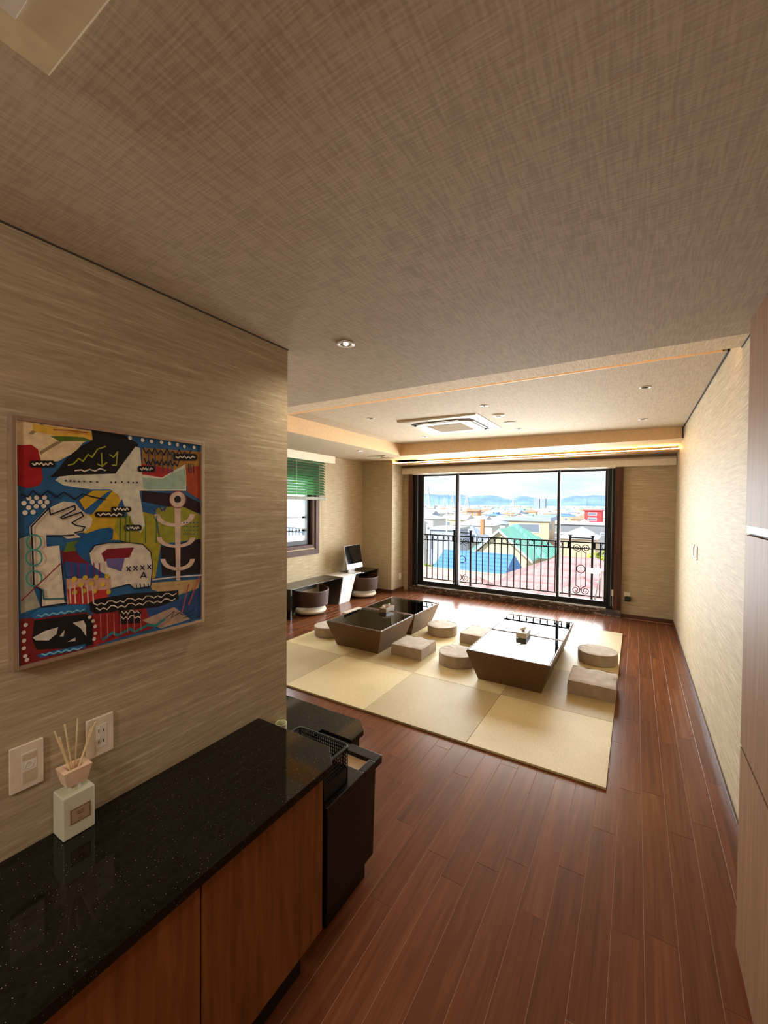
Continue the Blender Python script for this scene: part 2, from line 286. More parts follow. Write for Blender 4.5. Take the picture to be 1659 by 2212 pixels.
POLY=[((226,204,160),[(.002,.999),(.327,.998),(.333,.962),(.287,.939),(.249,.893),(.171,.846),(.097,.834),(.07,.899),(.004,.9)]),((150,130,95),[(.098,.999),(.114,.993),(.065,.948),(.049,.951)]),((150,130,95),[(.165,.931),(.195,.935),(.097,.868),(.091,.879)]),((225,180,70),[(.065,.992),(.213,.992),(.327,.992),(.34,.957),(.213,.948),(.114,.959),(.065,.964)]),((88,112,32),[(.137,.951),(.201,.958),(.288,.963),(.34,.951),(.25,.942),(.177,.932)]),((22,18,22),[(.327,1),(.502,.998),(.579,.964),(.571,.923),(.509,.839),(.45,.803),(.274,.788),(.136,.775),(.176,.817),(.206,.86),(.275,.92),(.333,.956)]),((165,26,30),[(.004,.897),(.059,.906),(.086,.889),(.099,.835),(.105,.767),(.091,.739),(.042,.725),(.006,.736)]),((205,168,40),[(.267,.679),(.332,.723),(.428,.726),(.524,.682),(.601,.588),(.675,.517),(.683,.279),(.658,.275),(.633,.416),(.593,.46),(.478,.487),(.337,.501),(.298,.527),(.272,.535),(.325,.582),(.299,.625)]),((165,160,42),[(.471,.656),(.676,.607),(.718,.445),(.683,.279),(.65,.415),(.478,.487),(.442,.54)]),((172,124,52),[(.602,.947),(1,.964),(.993,.886),(.942,.747),(.893,.768),(.883,.849),(.602,.839)]),((180,42,36),[(.563,.869),(.799,.851),(.763,.806),(.602,.798)]),((170,70,40),[(.893,.865),(1,.887),(1,.688),(.902,.731)]),((38,20,30),[(.602,.73),(.873,.716),(1,.672),(1,.611),(.602,.676)]),((150,150,45),[(.684,.642),(.854,.656),(1,.603),(1,.464),(.718,.452)]),((28,15,20),[(.718,.438),(1,.464),(1,.263),(.726,.281)]),((218,216,196),[(.158,.764),(.176,.78),(.249,.791),(.45,.808),(.563,.949),(.591,.945),(.602,.812),(.727,.803),(.888,.886),(.893,.738),(.586,.73),(.617,.554),(.593,.514),(.546,.569),(.464,.707),(.421,.732),(.325,.729),(.194,.743)]),((160,190,170),[(.602,.798),(.727,.797),(.883,.864),(.888,.746),(.61,.737)]),((35,92,145),[(.279,.625),(.407,.719),(.435,.726),(.325,.612)]),((35,92,145),[(.464,.656),(.486,.688),(.516,.603),(.501,.59)]),((160,160,142),[(.009,.519),(.057,.533),(.06,.321),(.092,.227),(.012,.213)]),((120,26,40),[(.18,.457),(.259,.451),(.272,.42),(.31,.392),(.304,.325),(.191,.398)]),((50,82,142),[(.198,.409),(.337,.383),(.423,.381),(.423,.308),(.203,.335)]),((224,214,192),[(.049,.566),(.118,.638),(.193,.673),(.248,.667),(.273,.637),(.331,.594),(.324,.563),(.298,.534),(.247,.53),(.272,.511),(.21,.508),(.174,.527),(.117,.53),(.119,.479),(.174,.481),(.18,.41),(.191,.345),(.202,.225),(.098,.226),(.093,.3),(.06,.321),(.056,.461)]),((95,120,40),[(.21,.49),(.26,.499),(.247,.452),(.192,.45)]),((25,90,146),[(.241,.476),(.298,.527),(.365,.546),(.42,.552),(.438,.54),(.434,.496),(.337,.47),(.265,.426)]),((206,164,142),[(.203,.332),(.426,.31),(.426,.259),(.323,.212),(.208,.218)]),((190,55,45),[(.209,.284),(.284,.291),(.31,.263),(.419,.254),(.405,.211),(.296,.204),(.215,.217)]),((222,212,195),[(.314,.441),(.337,.467),(.406,.478),(.5,.476),(.601,.459),(.65,.415),(.662,.344),(.65,.242),(.553,.241),(.522,.266),(.426,.259),(.423,.311),(.364,.349),(.324,.385)]),((130,22,36),[(.374,.43),(.406,.45),(.553,.446),(.526,.398),(.47,.396),(.391,.391)]),((104,98,152),[(.398,.403),(.5,.397),(.481,.333),(.405,.364)]),((150,36,40),[(.329,.173),(.633,.175),(.666,.016),(.376,.007),(.335,0)]),((42,78,134),[(.624,.135),(.883,.135),(1,.194),(1,.008),(.882,.008),(.641,.077)]),((190,162,112),[(.65,.255),(1,.232),(.982,.181),(.807,.162),(.658,.22)]),((175,150,130),[(.6,.071),(.807,.103),(.922,.016),(.717,.005)]),((120,30,30),[(.009,.192),(.296,.167),(.336,.135),(.335,0),(.295,0),(.008,.0)]),((22,20,20),[(.065,.175),(.296,.161),(.329,.13),(.328,.012),(.289,.009),(.075,.049),(.056,.099)]),((45,112,166),[(.049,.201),(.092,.221),(.296,.204),(.296,.173),(.065,.181)]),((40,95,150),[(.072,.028),(.295,.023),(.289,.003),(.091,.011)]),((205,200,190),[(.059,.104),(.109,.121),(.166,.126),(.16,.098),(.125,.077),(.07,.09)]),((205,200,190),[(.232,.131),(.283,.133),(.296,.106),(.296,.057),(.27,.099)]),((205,200,190),[(.207,.052),(.245,.062),(.244,.047)]),((205,200,190),[(.172,.084),(.196,.108),(.19,.08)]),((22,18,22),[(.313,.207),(.349,.22),(.522,.219),(.835,.191),(.84,.142),(.7,.122),(.476,.141),(.349,.15),(.317,.169)]),((22,18,22),[(.465,.143),(.596,.119),(.596,.058),(.472,.076)]),((216,192,176),[(.808,.671),(.854,.671),(.849,.244),(.821,.248)]),((216,192,176),[(.89,.69),(.886,.674),(.854,.683),(.855,.69)]),((216,192,176),[(.886,.674),(.876,.66),(.85,.677),(.854,.683)]),((216,192,176),[(.876,.66),(.86,.65),(.843,.673),(.85,.677)]),((216,192,176),[(.86,.65),(.841,.645),(.835,.671),(.843,.673)]),((216,192,176),[(.841,.645),(.821,.645),(.827,.671),(.835,.671)]),((216,192,176),[(.821,.645),(.802,.65),(.819,.673),(.827,.671)]),((216,192,176),[(.802,.65),(.787,.66),(.812,.677),(.819,.673)]),((216,192,176),[(.787,.66),(.778,.673),(.808,.683),(.812,.677)]),((216,192,176),[(.778,.673),(.774,.689),(.807,.689),(.808,.683)]),((216,192,176),[(.774,.689),(.778,.704),(.808,.695),(.807,.689)]),((216,192,176),[(.778,.704),(.787,.717),(.813,.701),(.808,.695)]),((216,192,176),[(.787,.717),(.802,.728),(.819,.705),(.813,.701)]),((216,192,176),[(.802,.728),(.821,.734),(.827,.708),(.819,.705)]),((216,192,176),[(.821,.734),(.841,.734),(.835,.708),(.827,.708)]),((216,192,176),[(.841,.734),(.86,.729),(.843,.706),(.835,.708)]),((216,192,176),[(.86,.729),(.876,.719),(.85,.702),(.843,.706)]),((216,192,176),[(.876,.719),(.886,.706),(.854,.696),(.85,.702)]),((216,192,176),[(.886,.706),(.89,.69),(.855,.69),(.854,.696)]),((216,192,176),[(.957,.607),(.955,.595),(.915,.599),(.917,.608)]),((216,192,176),[(.955,.595),(.948,.583),(.91,.59),(.915,.599)]),((216,192,176),[(.948,.583),(.936,.572),(.902,.582),(.91,.59)]),((216,192,176),[(.936,.572),(.921,.562),(.891,.575),(.902,.582)]),((216,192,176),[(.921,.562),(.903,.554),(.878,.569),(.891,.575)]),((216,192,176),[(.903,.554),(.882,.548),(.863,.564),(.878,.569)]),((216,192,176),[(.882,.548),(.859,.543),(.846,.561),(.863,.564)]),((216,192,176),[(.859,.543),(.835,.541),(.828,.559),(.846,.561)]),((216,192,176),[(.835,.541),(.81,.541),(.81,.559),(.828,.559)]),((216,192,176),[(.81,.541),(.786,.543),(.793,.56),(.81,.559)]),((216,192,176),[(.786,.543),(.763,.547),(.776,.563),(.793,.56)]),((216,192,176),[(.763,.547),(.742,.552),(.76,.567),(.776,.563)]),((216,192,176),[(.742,.552),(.723,.559),(.745,.572),(.76,.567)]),((216,192,176),[(.723,.559),(.707,.568),(.733,.579),(.745,.572)]),((216,192,176),[(.707,.568),(.694,.578),(.724,.586),(.733,.579)]),((216,192,176),[(.694,.578),(.684,.588),(.716,.594),(.724,.586)]),((216,192,176),[(.684,.588),(.678,.6),(.712,.602),(.716,.594)]),((216,192,176),[(.678,.6),(.676,.611),(.711,.611),(.712,.602)]),((216,192,176),[(.96,.474),(.958,.464),(.918,.469),(.92,.476)]),((216,192,176),[(.958,.464),(.951,.455),(.914,.463),(.918,.469)]),((216,192,176),[(.951,.455),(.94,.447),(.906,.456),(.914,.463)]),((216,192,176),[(.94,.447),(.926,.439),(.896,.451),(.906,.456)]),((216,192,176),[(.926,.439),(.908,.433),(.883,.447),(.896,.451)]),((216,192,176),[(.908,.433),(.888,.429),(.868,.444),(.883,.447)]),((216,192,176),[(.888,.429),(.865,.426),(.853,.442),(.868,.444)]),((216,192,176),[(.865,.426),(.842,.426),(.836,.441),(.853,.442)]),((216,192,176),[(.842,.426),(.819,.426),(.819,.442),(.836,.441)]),((216,192,176),[(.819,.426),(.795,.429),(.802,.443),(.819,.442)]),((216,192,176),[(.795,.429),(.773,.433),(.785,.446),(.802,.443)]),((216,192,176),[(.773,.433),(.752,.438),(.77,.45),(.785,.446)]),((216,192,176),[(.752,.438),(.734,.445),(.757,.455),(.77,.45)]),((216,192,176),[(.734,.445),(.718,.453),(.745,.46),(.757,.455)]),((216,192,176),[(.718,.453),(.706,.461),(.736,.467),(.745,.46)]),((216,192,176),[(.706,.461),(.696,.47),(.729,.473),(.736,.467)]),((216,192,176),[(.696,.47),(.691,.479),(.725,.48),(.729,.473)]),((216,192,176),[(.691,.479),(.689,.489),(.723,.487),(.725,.48)]),((216,192,176),[(.955,.353),(.953,.341),(.917,.348),(.919,.356)]),((216,192,176),[(.953,.341),(.947,.331),(.913,.34),(.917,.348)]),((216,192,176),[(.947,.331),(.938,.321),(.907,.334),(.913,.34)]),((216,192,176),[(.938,.321),(.925,.313),(.898,.328),(.907,.334)]),((216,192,176),[(.925,.313),(.909,.307),(.887,.323),(.898,.328)]),((216,192,176),[(.909,.307),(.891,.302),(.874,.32),(.887,.323)]),((216,192,176),[(.891,.302),(.872,.299),(.86,.318),(.874,.32)]),((216,192,176),[(.872,.299),(.851,.299),(.845,.317),(.86,.318)]),((216,192,176),[(.851,.299),(.83,.3),(.83,.318),(.845,.317)]),((216,192,176),[(.83,.3),(.81,.303),(.816,.32),(.83,.318)]),((216,192,176),[(.81,.303),(.79,.308),(.801,.324),(.816,.32)]),((216,192,176),[(.79,.308),(.772,.315),(.788,.328),(.801,.324)]),((216,192,176),[(.772,.315),(.755,.323),(.776,.334),(.788,.328)]),((216,192,176),[(.755,.323),(.741,.332),(.766,.341),(.776,.334)]),((216,192,176),[(.741,.332),(.73,.342),(.758,.348),(.766,.341)]),((216,192,176),[(.73,.342),(.722,.353),(.752,.356),(.758,.348)]),((216,192,176),[(.722,.353),(.717,.363),(.748,.364),(.752,.356)]),((216,192,176),[(.717,.363),(.715,.374),(.747,.371),(.748,.364)]),((22,18,22),[(.582,.854),(.672,.86),(.68,.853),(.68,.838),(.672,.829),(.582,.824),(.574,.831),(.574,.845)]),((22,18,22),[(.431,.65),(.527,.65),(.535,.643),(.535,.631),(.527,.623),(.431,.624),(.424,.631),(.424,.643)]),((22,18,22),[(.348,.627),(.489,.626),(.497,.618),(.497,.605),(.489,.597),(.348,.6),(.341,.607),(.341,.62)]),((22,18,22),[(.504,.561),(.589,.558),(.597,.55),(.597,.535),(.589,.528),(.504,.531),(.497,.539),(.497,.553)]),((22,18,22),[(.056,.84),(.15,.847),(.156,.84),(.156,.826),(.15,.818),(.056,.812),(.051,.818),(.051,.832)]),((22,18,22),[(.808,.935),(.962,.949),(.972,.94),(.972,.921),(.962,.911),(.808,.899),(.799,.907),(.799,.925)]),((130,50,60),[(.894,.69),(.89,.673),(.884,.675),(.888,.69)]),((130,50,60),[(.89,.673),(.879,.658),(.874,.661),(.884,.675)]),((130,50,60),[(.879,.658),(.862,.648),(.859,.651),(.874,.661)]),((130,50,60),[(.862,.648),(.842,.642),(.841,.646),(.859,.651)]),((130,50,60),[(.842,.642),(.82,.642),(.821,.646),(.841,.646)]),((130,50,60),[(.82,.642),(.8,.648),(.803,.651),(.821,.646)]),((130,50,60),[(.8,.648),(.784,.658),(.789,.661),(.803,.651)]),((130,50,60),[(.784,.658),(.774,.672),(.779,.674),(.789,.661)]),((130,50,60),[(.774,.672),(.771,.689),(.776,.689),(.779,.674)]),((130,50,60),[(.771,.689),(.774,.705),(.779,.703),(.776,.689)]),((130,50,60),[(.774,.705),(.785,.719),(.789,.716),(.779,.703)]),((130,50,60),[(.785,.719),(.801,.73),(.803,.726),(.789,.716)]),((130,50,60),[(.801,.73),(.82,.736),(.821,.732),(.803,.726)]),((130,50,60),[(.82,.736),(.842,.737),(.841,.733),(.821,.732)]),((130,50,60),[(.842,.737),(.862,.732),(.859,.728),(.841,.733)]),((130,50,60),[(.862,.732),(.879,.721),(.874,.718),(.859,.728)]),((130,50,60),[(.879,.721),(.89,.707),(.884,.705),(.874,.718)]),((130,50,60),[(.89,.707),(.894,.69),(.888,.69),(.884,.705)])]
LINE=[((225,215,195),.006,[(.59,.842),(.598,.834),(.606,.847),(.614,.839),(.622,.848),(.63,.836),(.639,.845),(.647,.837),(.655,.85),(.664,.842)]),((225,215,195),.006,[(.438,.639),(.447,.631),(.456,.643),(.465,.635),(.474,.643),(.483,.631),(.492,.639),(.501,.631),(.51,.643),(.52,.634)]),((225,215,195),.006,[(.355,.616),(.368,.608),(.382,.619),(.396,.611),(.41,.618),(.424,.607),(.438,.615),(.453,.606),(.467,.618),(.482,.609)]),((225,215,195),.006,[(.512,.548),(.519,.539),(.527,.551),(.534,.542),(.542,.55),(.55,.538),(.558,.546),(.566,.538),(.573,.549),(.581,.541)]),((225,215,195),.006,[(.061,.828),(.07,.822),(.079,.832),(.088,.826),(.098,.834),(.107,.824),(.116,.832),(.125,.826),(.135,.837),(.144,.83)]),((225,215,195),.006,[(.817,.92),(.832,.912),(.846,.926),(.861,.918),(.876,.929),(.891,.917),(.906,.928),(.921,.919),(.936,.934),(.952,.926)]),((25,20,40),.006,[(.016,.698),(.042,.69),(.063,.716),(.09,.691),(.124,.717),(.158,.689),(.193,.713),(.242,.682),(.28,.707),(.325,.695),(.393,.684)]),((25,20,40),.006,[(.054,.566),(.095,.61),(.129,.644),(.134,.615),(.242,.655),(.245,.637),(.178,.603),(.187,.597),(.273,.625),(.282,.607),(.229,.578),(.247,.566),(.289,.558),(.279,.54),(.241,.533)]),((25,20,40),.006,[(.054,.566),(.059,.461),(.063,.321),(.093,.3),(.092,.227),(.202,.225)]),((25,20,40),.006,[(.12,.524),(.21,.523),(.238,.524)]),((25,20,40),.005,[(.18,.41),(.196,.232)]),((25,20,40),.005,[(.314,.441),(.337,.47),(.406,.478),(.5,.476),(.601,.459),(.65,.415),(.662,.344),(.65,.242)]),((25,20,40),.005,[(.426,.259),(.522,.266),(.553,.238),(.633,.234)]),((25,110,120),.006,[(.099,.299),(.104,.259),(.191,.248)]),((25,20,40),.006,[(.507,.354),(.527,.331)]),((25,20,40),.006,[(.527,.352),(.507,.333)]),((25,20,40),.006,[(.547,.353),(.567,.33)]),((25,20,40),.006,[(.567,.351),(.547,.332)]),((25,20,40),.006,[(.588,.352),(.609,.328)]),((25,20,40),.006,[(.609,.35),(.588,.331)]),((25,20,40),.006,[(.63,.352),(.651,.327)]),((25,20,40),.006,[(.651,.349),(.63,.33)]),((25,20,40),.007,[(.588,.291),(.605,.316),(.621,.287)]),((25,20,40),.005,[(.593,.297),(.617,.294)]),((25,20,40),.005,[(.561,.264),(.564,.243)]),((25,20,40),.005,[(.584,.261),(.588,.24)]),((25,20,40),.005,[(.608,.257),(.612,.236)]),((25,20,40),.005,[(.633,.254),(.636,.233)]),((60,150,135),.006,[(.094,.5),(.092,.488),(.085,.479),(.076,.473),(.064,.471),(.053,.475),(.043,.482),(.037,.492),(.035,.504),(.037,.515),(.044,.525),(.053,.531),(.065,.533),(.076,.53),(.086,.523),(.092,.512),(.094,.5)]),((60,150,135),.006,[(.097,.435),(.094,.422),(.087,.412),(.076,.406),(.064,.405),(.051,.408),(.041,.417),(.034,.428),(.032,.441),(.034,.453),(.041,.463),(.052,.47),(.064,.471),(.077,.468),(.087,.46),(.094,.448),(.097,.435)]),((60,150,135),.006,[(.095,.348),(.092,.336),(.085,.326),(.075,.32),(.063,.319),(.051,.323),(.041,.332),(.035,.343),(.032,.355),(.035,.367),(.042,.377),(.052,.383),(.064,.384),(.076,.38),(.086,.372),(.093,.361),(.095,.348)]),((160,160,40),.006,[(.212,.831),(.237,.839),(.262,.865),(.281,.854),(.306,.887),(.326,.876),(.353,.915),(.394,.932)]),((160,160,40),.006,[(.373,.899),(.376,.837),(.353,.847)]),((160,160,40),.006,[(.376,.837),(.4,.857)]),((160,160,40),.006,[(.415,.896),(.436,.885),(.458,.913),(.45,.848),(.429,.847)]),((225,215,195),.006,[(.243,.81),(.274,.815),(.287,.808),(.313,.82),(.339,.813),(.366,.827),(.393,.819)]),((25,20,40),.007,[(.602,.948),(.621,.92),(.639,.94),(.658,.919),(.676,.952),(.695,.923),(.715,.944),(.734,.922),(.754,.956),(.774,.927),(.794,.947),(.815,.925),(.836,.96),(.857,.93),(.878,.951),(.9,.929),(.922,.964)]),((25,20,40),.007,[(.61,.894),(.623,.866),(.637,.885),(.65,.864),(.664,.896),(.677,.867),(.691,.887),(.705,.865),(.719,.898),(.733,.869),(.747,.889),(.762,.866),(.776,.899),(.791,.87),(.806,.89),(.821,.868),(.836,.901)]),((40,60,110),.005,[(.635,.929),(.638,.82)]),((40,60,110),.005,[(.676,.933),(.679,.823)]),((40,60,110),.005,[(.723,.938),(.727,.825)]),((40,60,110),.005,[(.759,.941),(.762,.827)]),((40,60,110),.005,[(.785,.943),(.789,.829)]),((25,20,40),.005,[(.903,.887),(.908,.836)]),((25,20,40),.005,[(.917,.889),(.923,.837)]),((25,20,40),.005,[(.937,.89),(.943,.838)]),((225,215,195),.005,[(.329,.204),(.348,.192),(.367,.199),(.387,.188),(.406,.202),(.426,.2),(.447,.187),(.467,.194),(.488,.183),(.509,.198),(.531,.195),(.553,.182),(.575,.189),(.597,.177),(.62,.193),(.643,.19),(.667,.176),(.691,.184),(.715,.171),(.74,.187),(.765,.185),(.79,.17),(.816,.178)]),((225,215,195),.005,[(.342,.18),(.361,.167),(.379,.175),(.398,.163),(.417,.178),(.436,.175),(.455,.162),(.475,.169),(.495,.157),(.515,.172),(.536,.17),(.556,.156),(.578,.163),(.599,.151),(.621,.166),(.643,.164),(.665,.149),(.688,.157),(.711,.144),(.735,.16),(.758,.157),(.783,.142),(.807,.15)]),((225,215,195),.005,[(.476,.141),(.488,.127),(.501,.134),(.513,.122),(.525,.137),(.538,.134),(.55,.12),(.563,.127),(.576,.115)]),((225,215,195),.005,[(.473,.115),(.486,.101),(.5,.108),(.513,.096),(.527,.11),(.541,.107),(.555,.092),(.57,.099),(.584,.086)]),((120,190,210),.006,[(.076,.197),(.092,.187),(.108,.196),(.125,.186),(.141,.194),(.158,.184),(.175,.192),(.193,.182),(.21,.19),(.228,.18),(.246,.188),(.265,.178),(.283,.186)]),((120,190,210),.006,[(.091,.029),(.108,.02),(.125,.027),(.142,.017),(.16,.024),(.177,.014),(.195,.021),(.213,.011),(.232,.018),(.251,.008),(.27,.015)]),((40,120,125),.014,[(.376,.026),(.425,.047),(.454,.028),(.521,.046),(.552,.026),(.632,.044),(.674,.028),(.735,.052)]),((190,110,95),.004,[(.363,.149),(.365,.035)]),((190,110,95),.004,[(.397,.142),(.4,.033)]),((190,110,95),.004,[(.433,.136),(.435,.032)]),((190,110,95),.004,[(.469,.129),(.472,.03)]),((190,110,95),.004,[(.506,.122),(.509,.029)]),((190,110,95),.004,[(.545,.115),(.547,.027)]),((190,110,95),.004,[(.584,.108),(.587,.026)]),((215,190,175),.006,[(.215,.3),(.219,.223)]),((215,190,175),.006,[(.237,.298),(.241,.219)]),((215,190,175),.006,[(.271,.293),(.276,.213)]),((215,190,175),.006,[(.297,.289),(.302,.209)]),((215,190,175),.006,[(.323,.286),(.328,.205)]),((130,30,90),.005,[(.222,.401),(.224,.341)]),((130,30,90),.005,[(.253,.398),(.255,.337)]),((130,30,90),.005,[(.297,.393),(.3,.332)]),((130,30,90),.005,[(.33,.39),(.333,.328)]),((130,30,90),.005,[(.357,.387),(.359,.325)]),((60,100,60),.005,[(.471,.604),(.467,.474)]),((60,100,60),.005,[(.501,.603),(.497,.472)]),((60,100,60),.005,[(.523,.603),(.52,.471)]),((60,100,60),.005,[(.618,.601),(.614,.465)]),((60,100,60),.005,[(.684,.6),(.68,.461)]),((130,30,40),.005,[(.012,.268),(.174,.402)]),((215,200,190),.008,[(.658,.272),(.807,.268),(1,.256)]),((180,70,60),.008,[(.982,.25),(.902,.102)]),((180,70,60),.007,[(.902,.215),(.854,.066)]),((150,60,60),.005,[(.148,.978),(.213,.984),(.301,.984)]),((25,20,40),.004,[(.744,.057),(.798,.083),(.779,.05),(.835,.069),(.863,.049),(.942,.065)]),((25,20,40),.004,[(.863,.034),(.942,.038)]),((40,60,140),.006,[(.634,.635),(.651,.649),(.667,.628),(.701,.653),(.718,.628),(.745,.649),(.732,.628)])]
DOT=[((228,220,200),.013,[(.531,.989),(.604,.986),(.658,.986),(.722,.988),(.775,.987),(.829,.986),(.878,.982),(.949,.984)]),((228,220,200),.013,[(.027,.664),(.06,.669),(.093,.669),(.121,.669),(.046,.646),(.076,.651),(.107,.652),(.047,.685),(.078,.687),(.11,.688),(.031,.625),(.063,.627)]),((215,185,60),.015,[(.24,.327),(.291,.327),(.345,.323),(.402,.32),(.271,.296),(.322,.295),(.378,.285),(.241,.267),(.285,.267),(.338,.259),(.409,.244)]),((210,195,180),.011,[(.03,.163),(.022,.134),(.023,.1),(.022,.069),(.027,.035),(.034,.018),(.312,.142),(.329,.121),(.339,.094),(.34,.062),(.334,.036)]),((30,35,70),.006,[(.203,.763),(.224,.763),(.242,.763),(.264,.763),(.288,.764),(.32,.764),(.352,.764),(.425,.765),(.448,.766),(.483,.769),(.52,.769),(.547,.769),(.57,.77)]),((60,90,140),.006,[(.873,.56),(.897,.56),(.922,.559),(.947,.558),(.972,.558),(.873,.54),(.897,.539),(.922,.538),(.947,.537),(.972,.536),(.873,.519),(.897,.518),(.922,.517),(.947,.516),(.972,.515),(.873,.498),(.897,.497),(.922,.496),(.947,.495),(.972,.493)])]
# ================================================================ room shell
XR, XL, XN, YN, YB, YS = .456, -4.40, -1.293, 1.305, 6.85, 6.40   # right wall, far left wall, near left wall and its end, window wall, stub wall
fl = struct(G().box(XL-.2, .7, -2.5, YB+.15, -.25, -.0012).obj('floor', M['slab']), 'dark cherry plank floor of the room')
def plank_strip(x0, x1, ya, yb, k):
    y = ya-random.uniform(.05, .85)
    while y < yb:
        a, b = max(y, ya), min(y+.91, yb); y += .91
        if b-a < .03: continue
        L = b-a; key = round(L, 2), round(x1-x0, 3)
        if key not in PM:
            PM[key] = G().box(-(x1-x0)/2+.0007, (x1-x0)/2-.0007, -L/2+.0005, L/2-.0005, -.012, 0).mesh('plank', M['plank'], bevel=.0008, seg=1)
        o = bpy.data.objects.new('plank', PM[key]); COL.objects.link(o); o.parent = fl; o.location = ((x0+x1)/2, (a+b)/2, 0)
PM = {}
PW = .1065; k0 = -41
for k in range(k0, 5):
    x0 = -.056+PW*k; x1 = x0+PW
    x0 = max(x0, XL); x1 = min(x1, XR)
    if x1-x0 < .02: continue
    near = -.35 if x1 > XN else YN
    if x1 > XN+.02 and x0 < -.95: near = .15
    if x0 <= -3.424 or x1 >= -.118: plank_strip(x0, x1, near, 6.80, k)
    else:
        plank_strip(x0, x1, near, 2.66, k); plank_strip(x0, x1, 5.90, 6.80, k)
struct(G().box(XN-.12, XN, -2.5, YN, 0, 2.263).box(XL, XN-.12, YN-.12, YN, 0, 2.263).obj('wall_left', M['wall']), 'near left wall papered in brushed beige, carrying the painting')
struct(G().box(XR, XR+.2, -2.5, YB+.15, 0, 2.7).obj('wall_right', M['wall']), 'long right wall papered in brushed beige')
WY0, WY1, WZ0, WZ1 = 3.55, 5.06, .90, 2.12            # side window opening
struct(G().box(XL-.18, XL, YN-.12, WY0, 0, 2.7).box(XL-.18, XL, WY1, 7.0, 0, 2.7).box(XL-.18, XL, WY0, WY1, 0, WZ0).box(XL-.18, XL, WY0, WY1, WZ1, 2.7).obj('wall_far_left', M['wall']), 'far left wall with the side window and low desks')
struct(G().box(XL, -3.75, YS, 7.0, 0, 2.7).obj('wall_stub', M['wall']), 'boxed out corner pillar left of the balcony window')
struct(G().box(-3.75, -3.62, YB, 7.0, 0, 2.7).box(-.165, XR, YB, 7.0, 0, 2.7).box(-3.62, -.165, YB, 7.0, 2.2, 2.7).obj('wall_back', M['wall']), 'window wall around the balcony doors')
struct(G().box(XL, XR, -2.62, -2.5, 0, 2.7).obj('wall_front', M['wall']), 'wall behind the viewer')
# ---- ceiling levels
YA, YB1, YC, YF, XRS = 2.07, 2.80, 3.14, 5.85, -3.28
ce = struct(G().box(XL, XR, -2.5, YA, 2.263, 2.7).obj('ceiling', M['ceil']), 'stepped taupe ceiling with coffer')
zc = lambda x: 2.523+(XR-x)/(XR-XRS)*.052
G().box(XL, XR, YA, YB1, 2.433, 2.7).obj('middle_panel', M['ceil_lit'], ce)
G().hexa([(XRS, YC, zc(XRS)), (XR-.012, YC, zc(XR)), (XR-.012, YF, zc(XR)), (XRS, YF, zc(XRS))], [(XRS, YC, 2.7), (XR-.012, YC, 2.7), (XR-.012, YF, 2.7), (XRS, YF, 2.7)]).obj('coffer_panel', M['ceil'], ce)
G().box(XRS, XR-.03, YC-.012, YC-.0005, zc(XR)-.001, 2.7).obj('slot_face', M['riser'], ce)
G().box(XR-.036, XR-.03, YC-.016, YC-.0125, zc(XR)-.002, 2.7).obj('corner_gap', M['dark'], ce)
G().box(XL, XRS, YB1, YS, 2.395, 2.7).obj('side_soffit', M['ceil'], ce)
G().box(XRS, XRS+.004, YB1, YF, 2.395, 2.7).obj('side_riser', M['riser'], ce)
G().box(-3.75, XR, YF+.004, YB, 2.392, 2.7).box(XRS, -3.75, YS, YB, 2.392, 2.7).obj('window_soffit', M['ceil'], ce)
G().box(XRS, XR-.02, YF, YF+.0035, 2.392, 2.7).obj('window_riser', M['riser'], ce)
G().box(XR-.0115, XR-.001, YC, YF, zc(XR)-.004, zc(XR)+.004).box(XR-.006, XR-.001, YA, YB1, 2.429, 2.4325).box(XR-.02, XR-.012, YF-.004, YF-.0005, 2.392, 2.53).obj('shadow_gap', M['dark'], ce)
G().box(XN+.0005, XN+.006, -2.5, YN, 2.2595, 2.2628).obj('wall_gap', plain('wall_gap_olive', srgb(74, 64, 48), .7), ce)
struct(G().box(XL-.2, XR+.2, -2.7, 7.05, 2.7, 2.9).obj('trim_1', M['plastic_w']), 'slab above the ceiling')
# cove lights (warm LED strips the room has)
M['led'] = emit('cove_led_warm', (1.0, .60, .19), 130)
M['led2'] = emit('cove_led_warm_slot', (1.0, .60, .28), 14)
cs = thing('cove_shelf', 'narrow cove lighting shelf above the balcony window', 'cove light', (-1.65, 6.5, 2.33))
G().box(-3.749, XR-.001, 6.41, YB-.001, 2.322, 2.340).obj('shelf_board', plain('cove_board_brown', srgb(176, 146, 112), .5), cs)
G().box(-3.74, XR-.01, 6.43, 6.45, 2.3405, 2.350).obj('led_strip', M['led'], cs)
sl = thing('slot_light', 'warm strip light hidden in the ceiling slot', 'cove light', (-1.4, YB1+.01, 2.47))
G().box(XRS+.05, XR-.06, YB1+.002, YB1+.014, 2.47, 2.482).obj('led_strip', M['led2'], sl)
# ---- baseboards
struct(G().box(XR-.012, XR-.0005, 1.94, YB-.013, .0005, .055).obj('baseboard_right', M['base_dark'], bevel=.002), 'dark baseboard along the right wall')
struct(G().box(-.16, XR-.0005, YB-.012, YB-.0005, .0005, .055).obj('baseboard_back', M['base_dark'], bevel=.002), 'dark baseboard under the window wall')
struct(G().box(XL+.001, -3.738, YS-.012, YS-.0005, .0005, .055).box(-3.7495, -3.738, YS-.0005, YB, .0005, .055).obj('baseboard_left', M['base_dark'], bevel=.002), 'dark baseboard round the corner pillar')
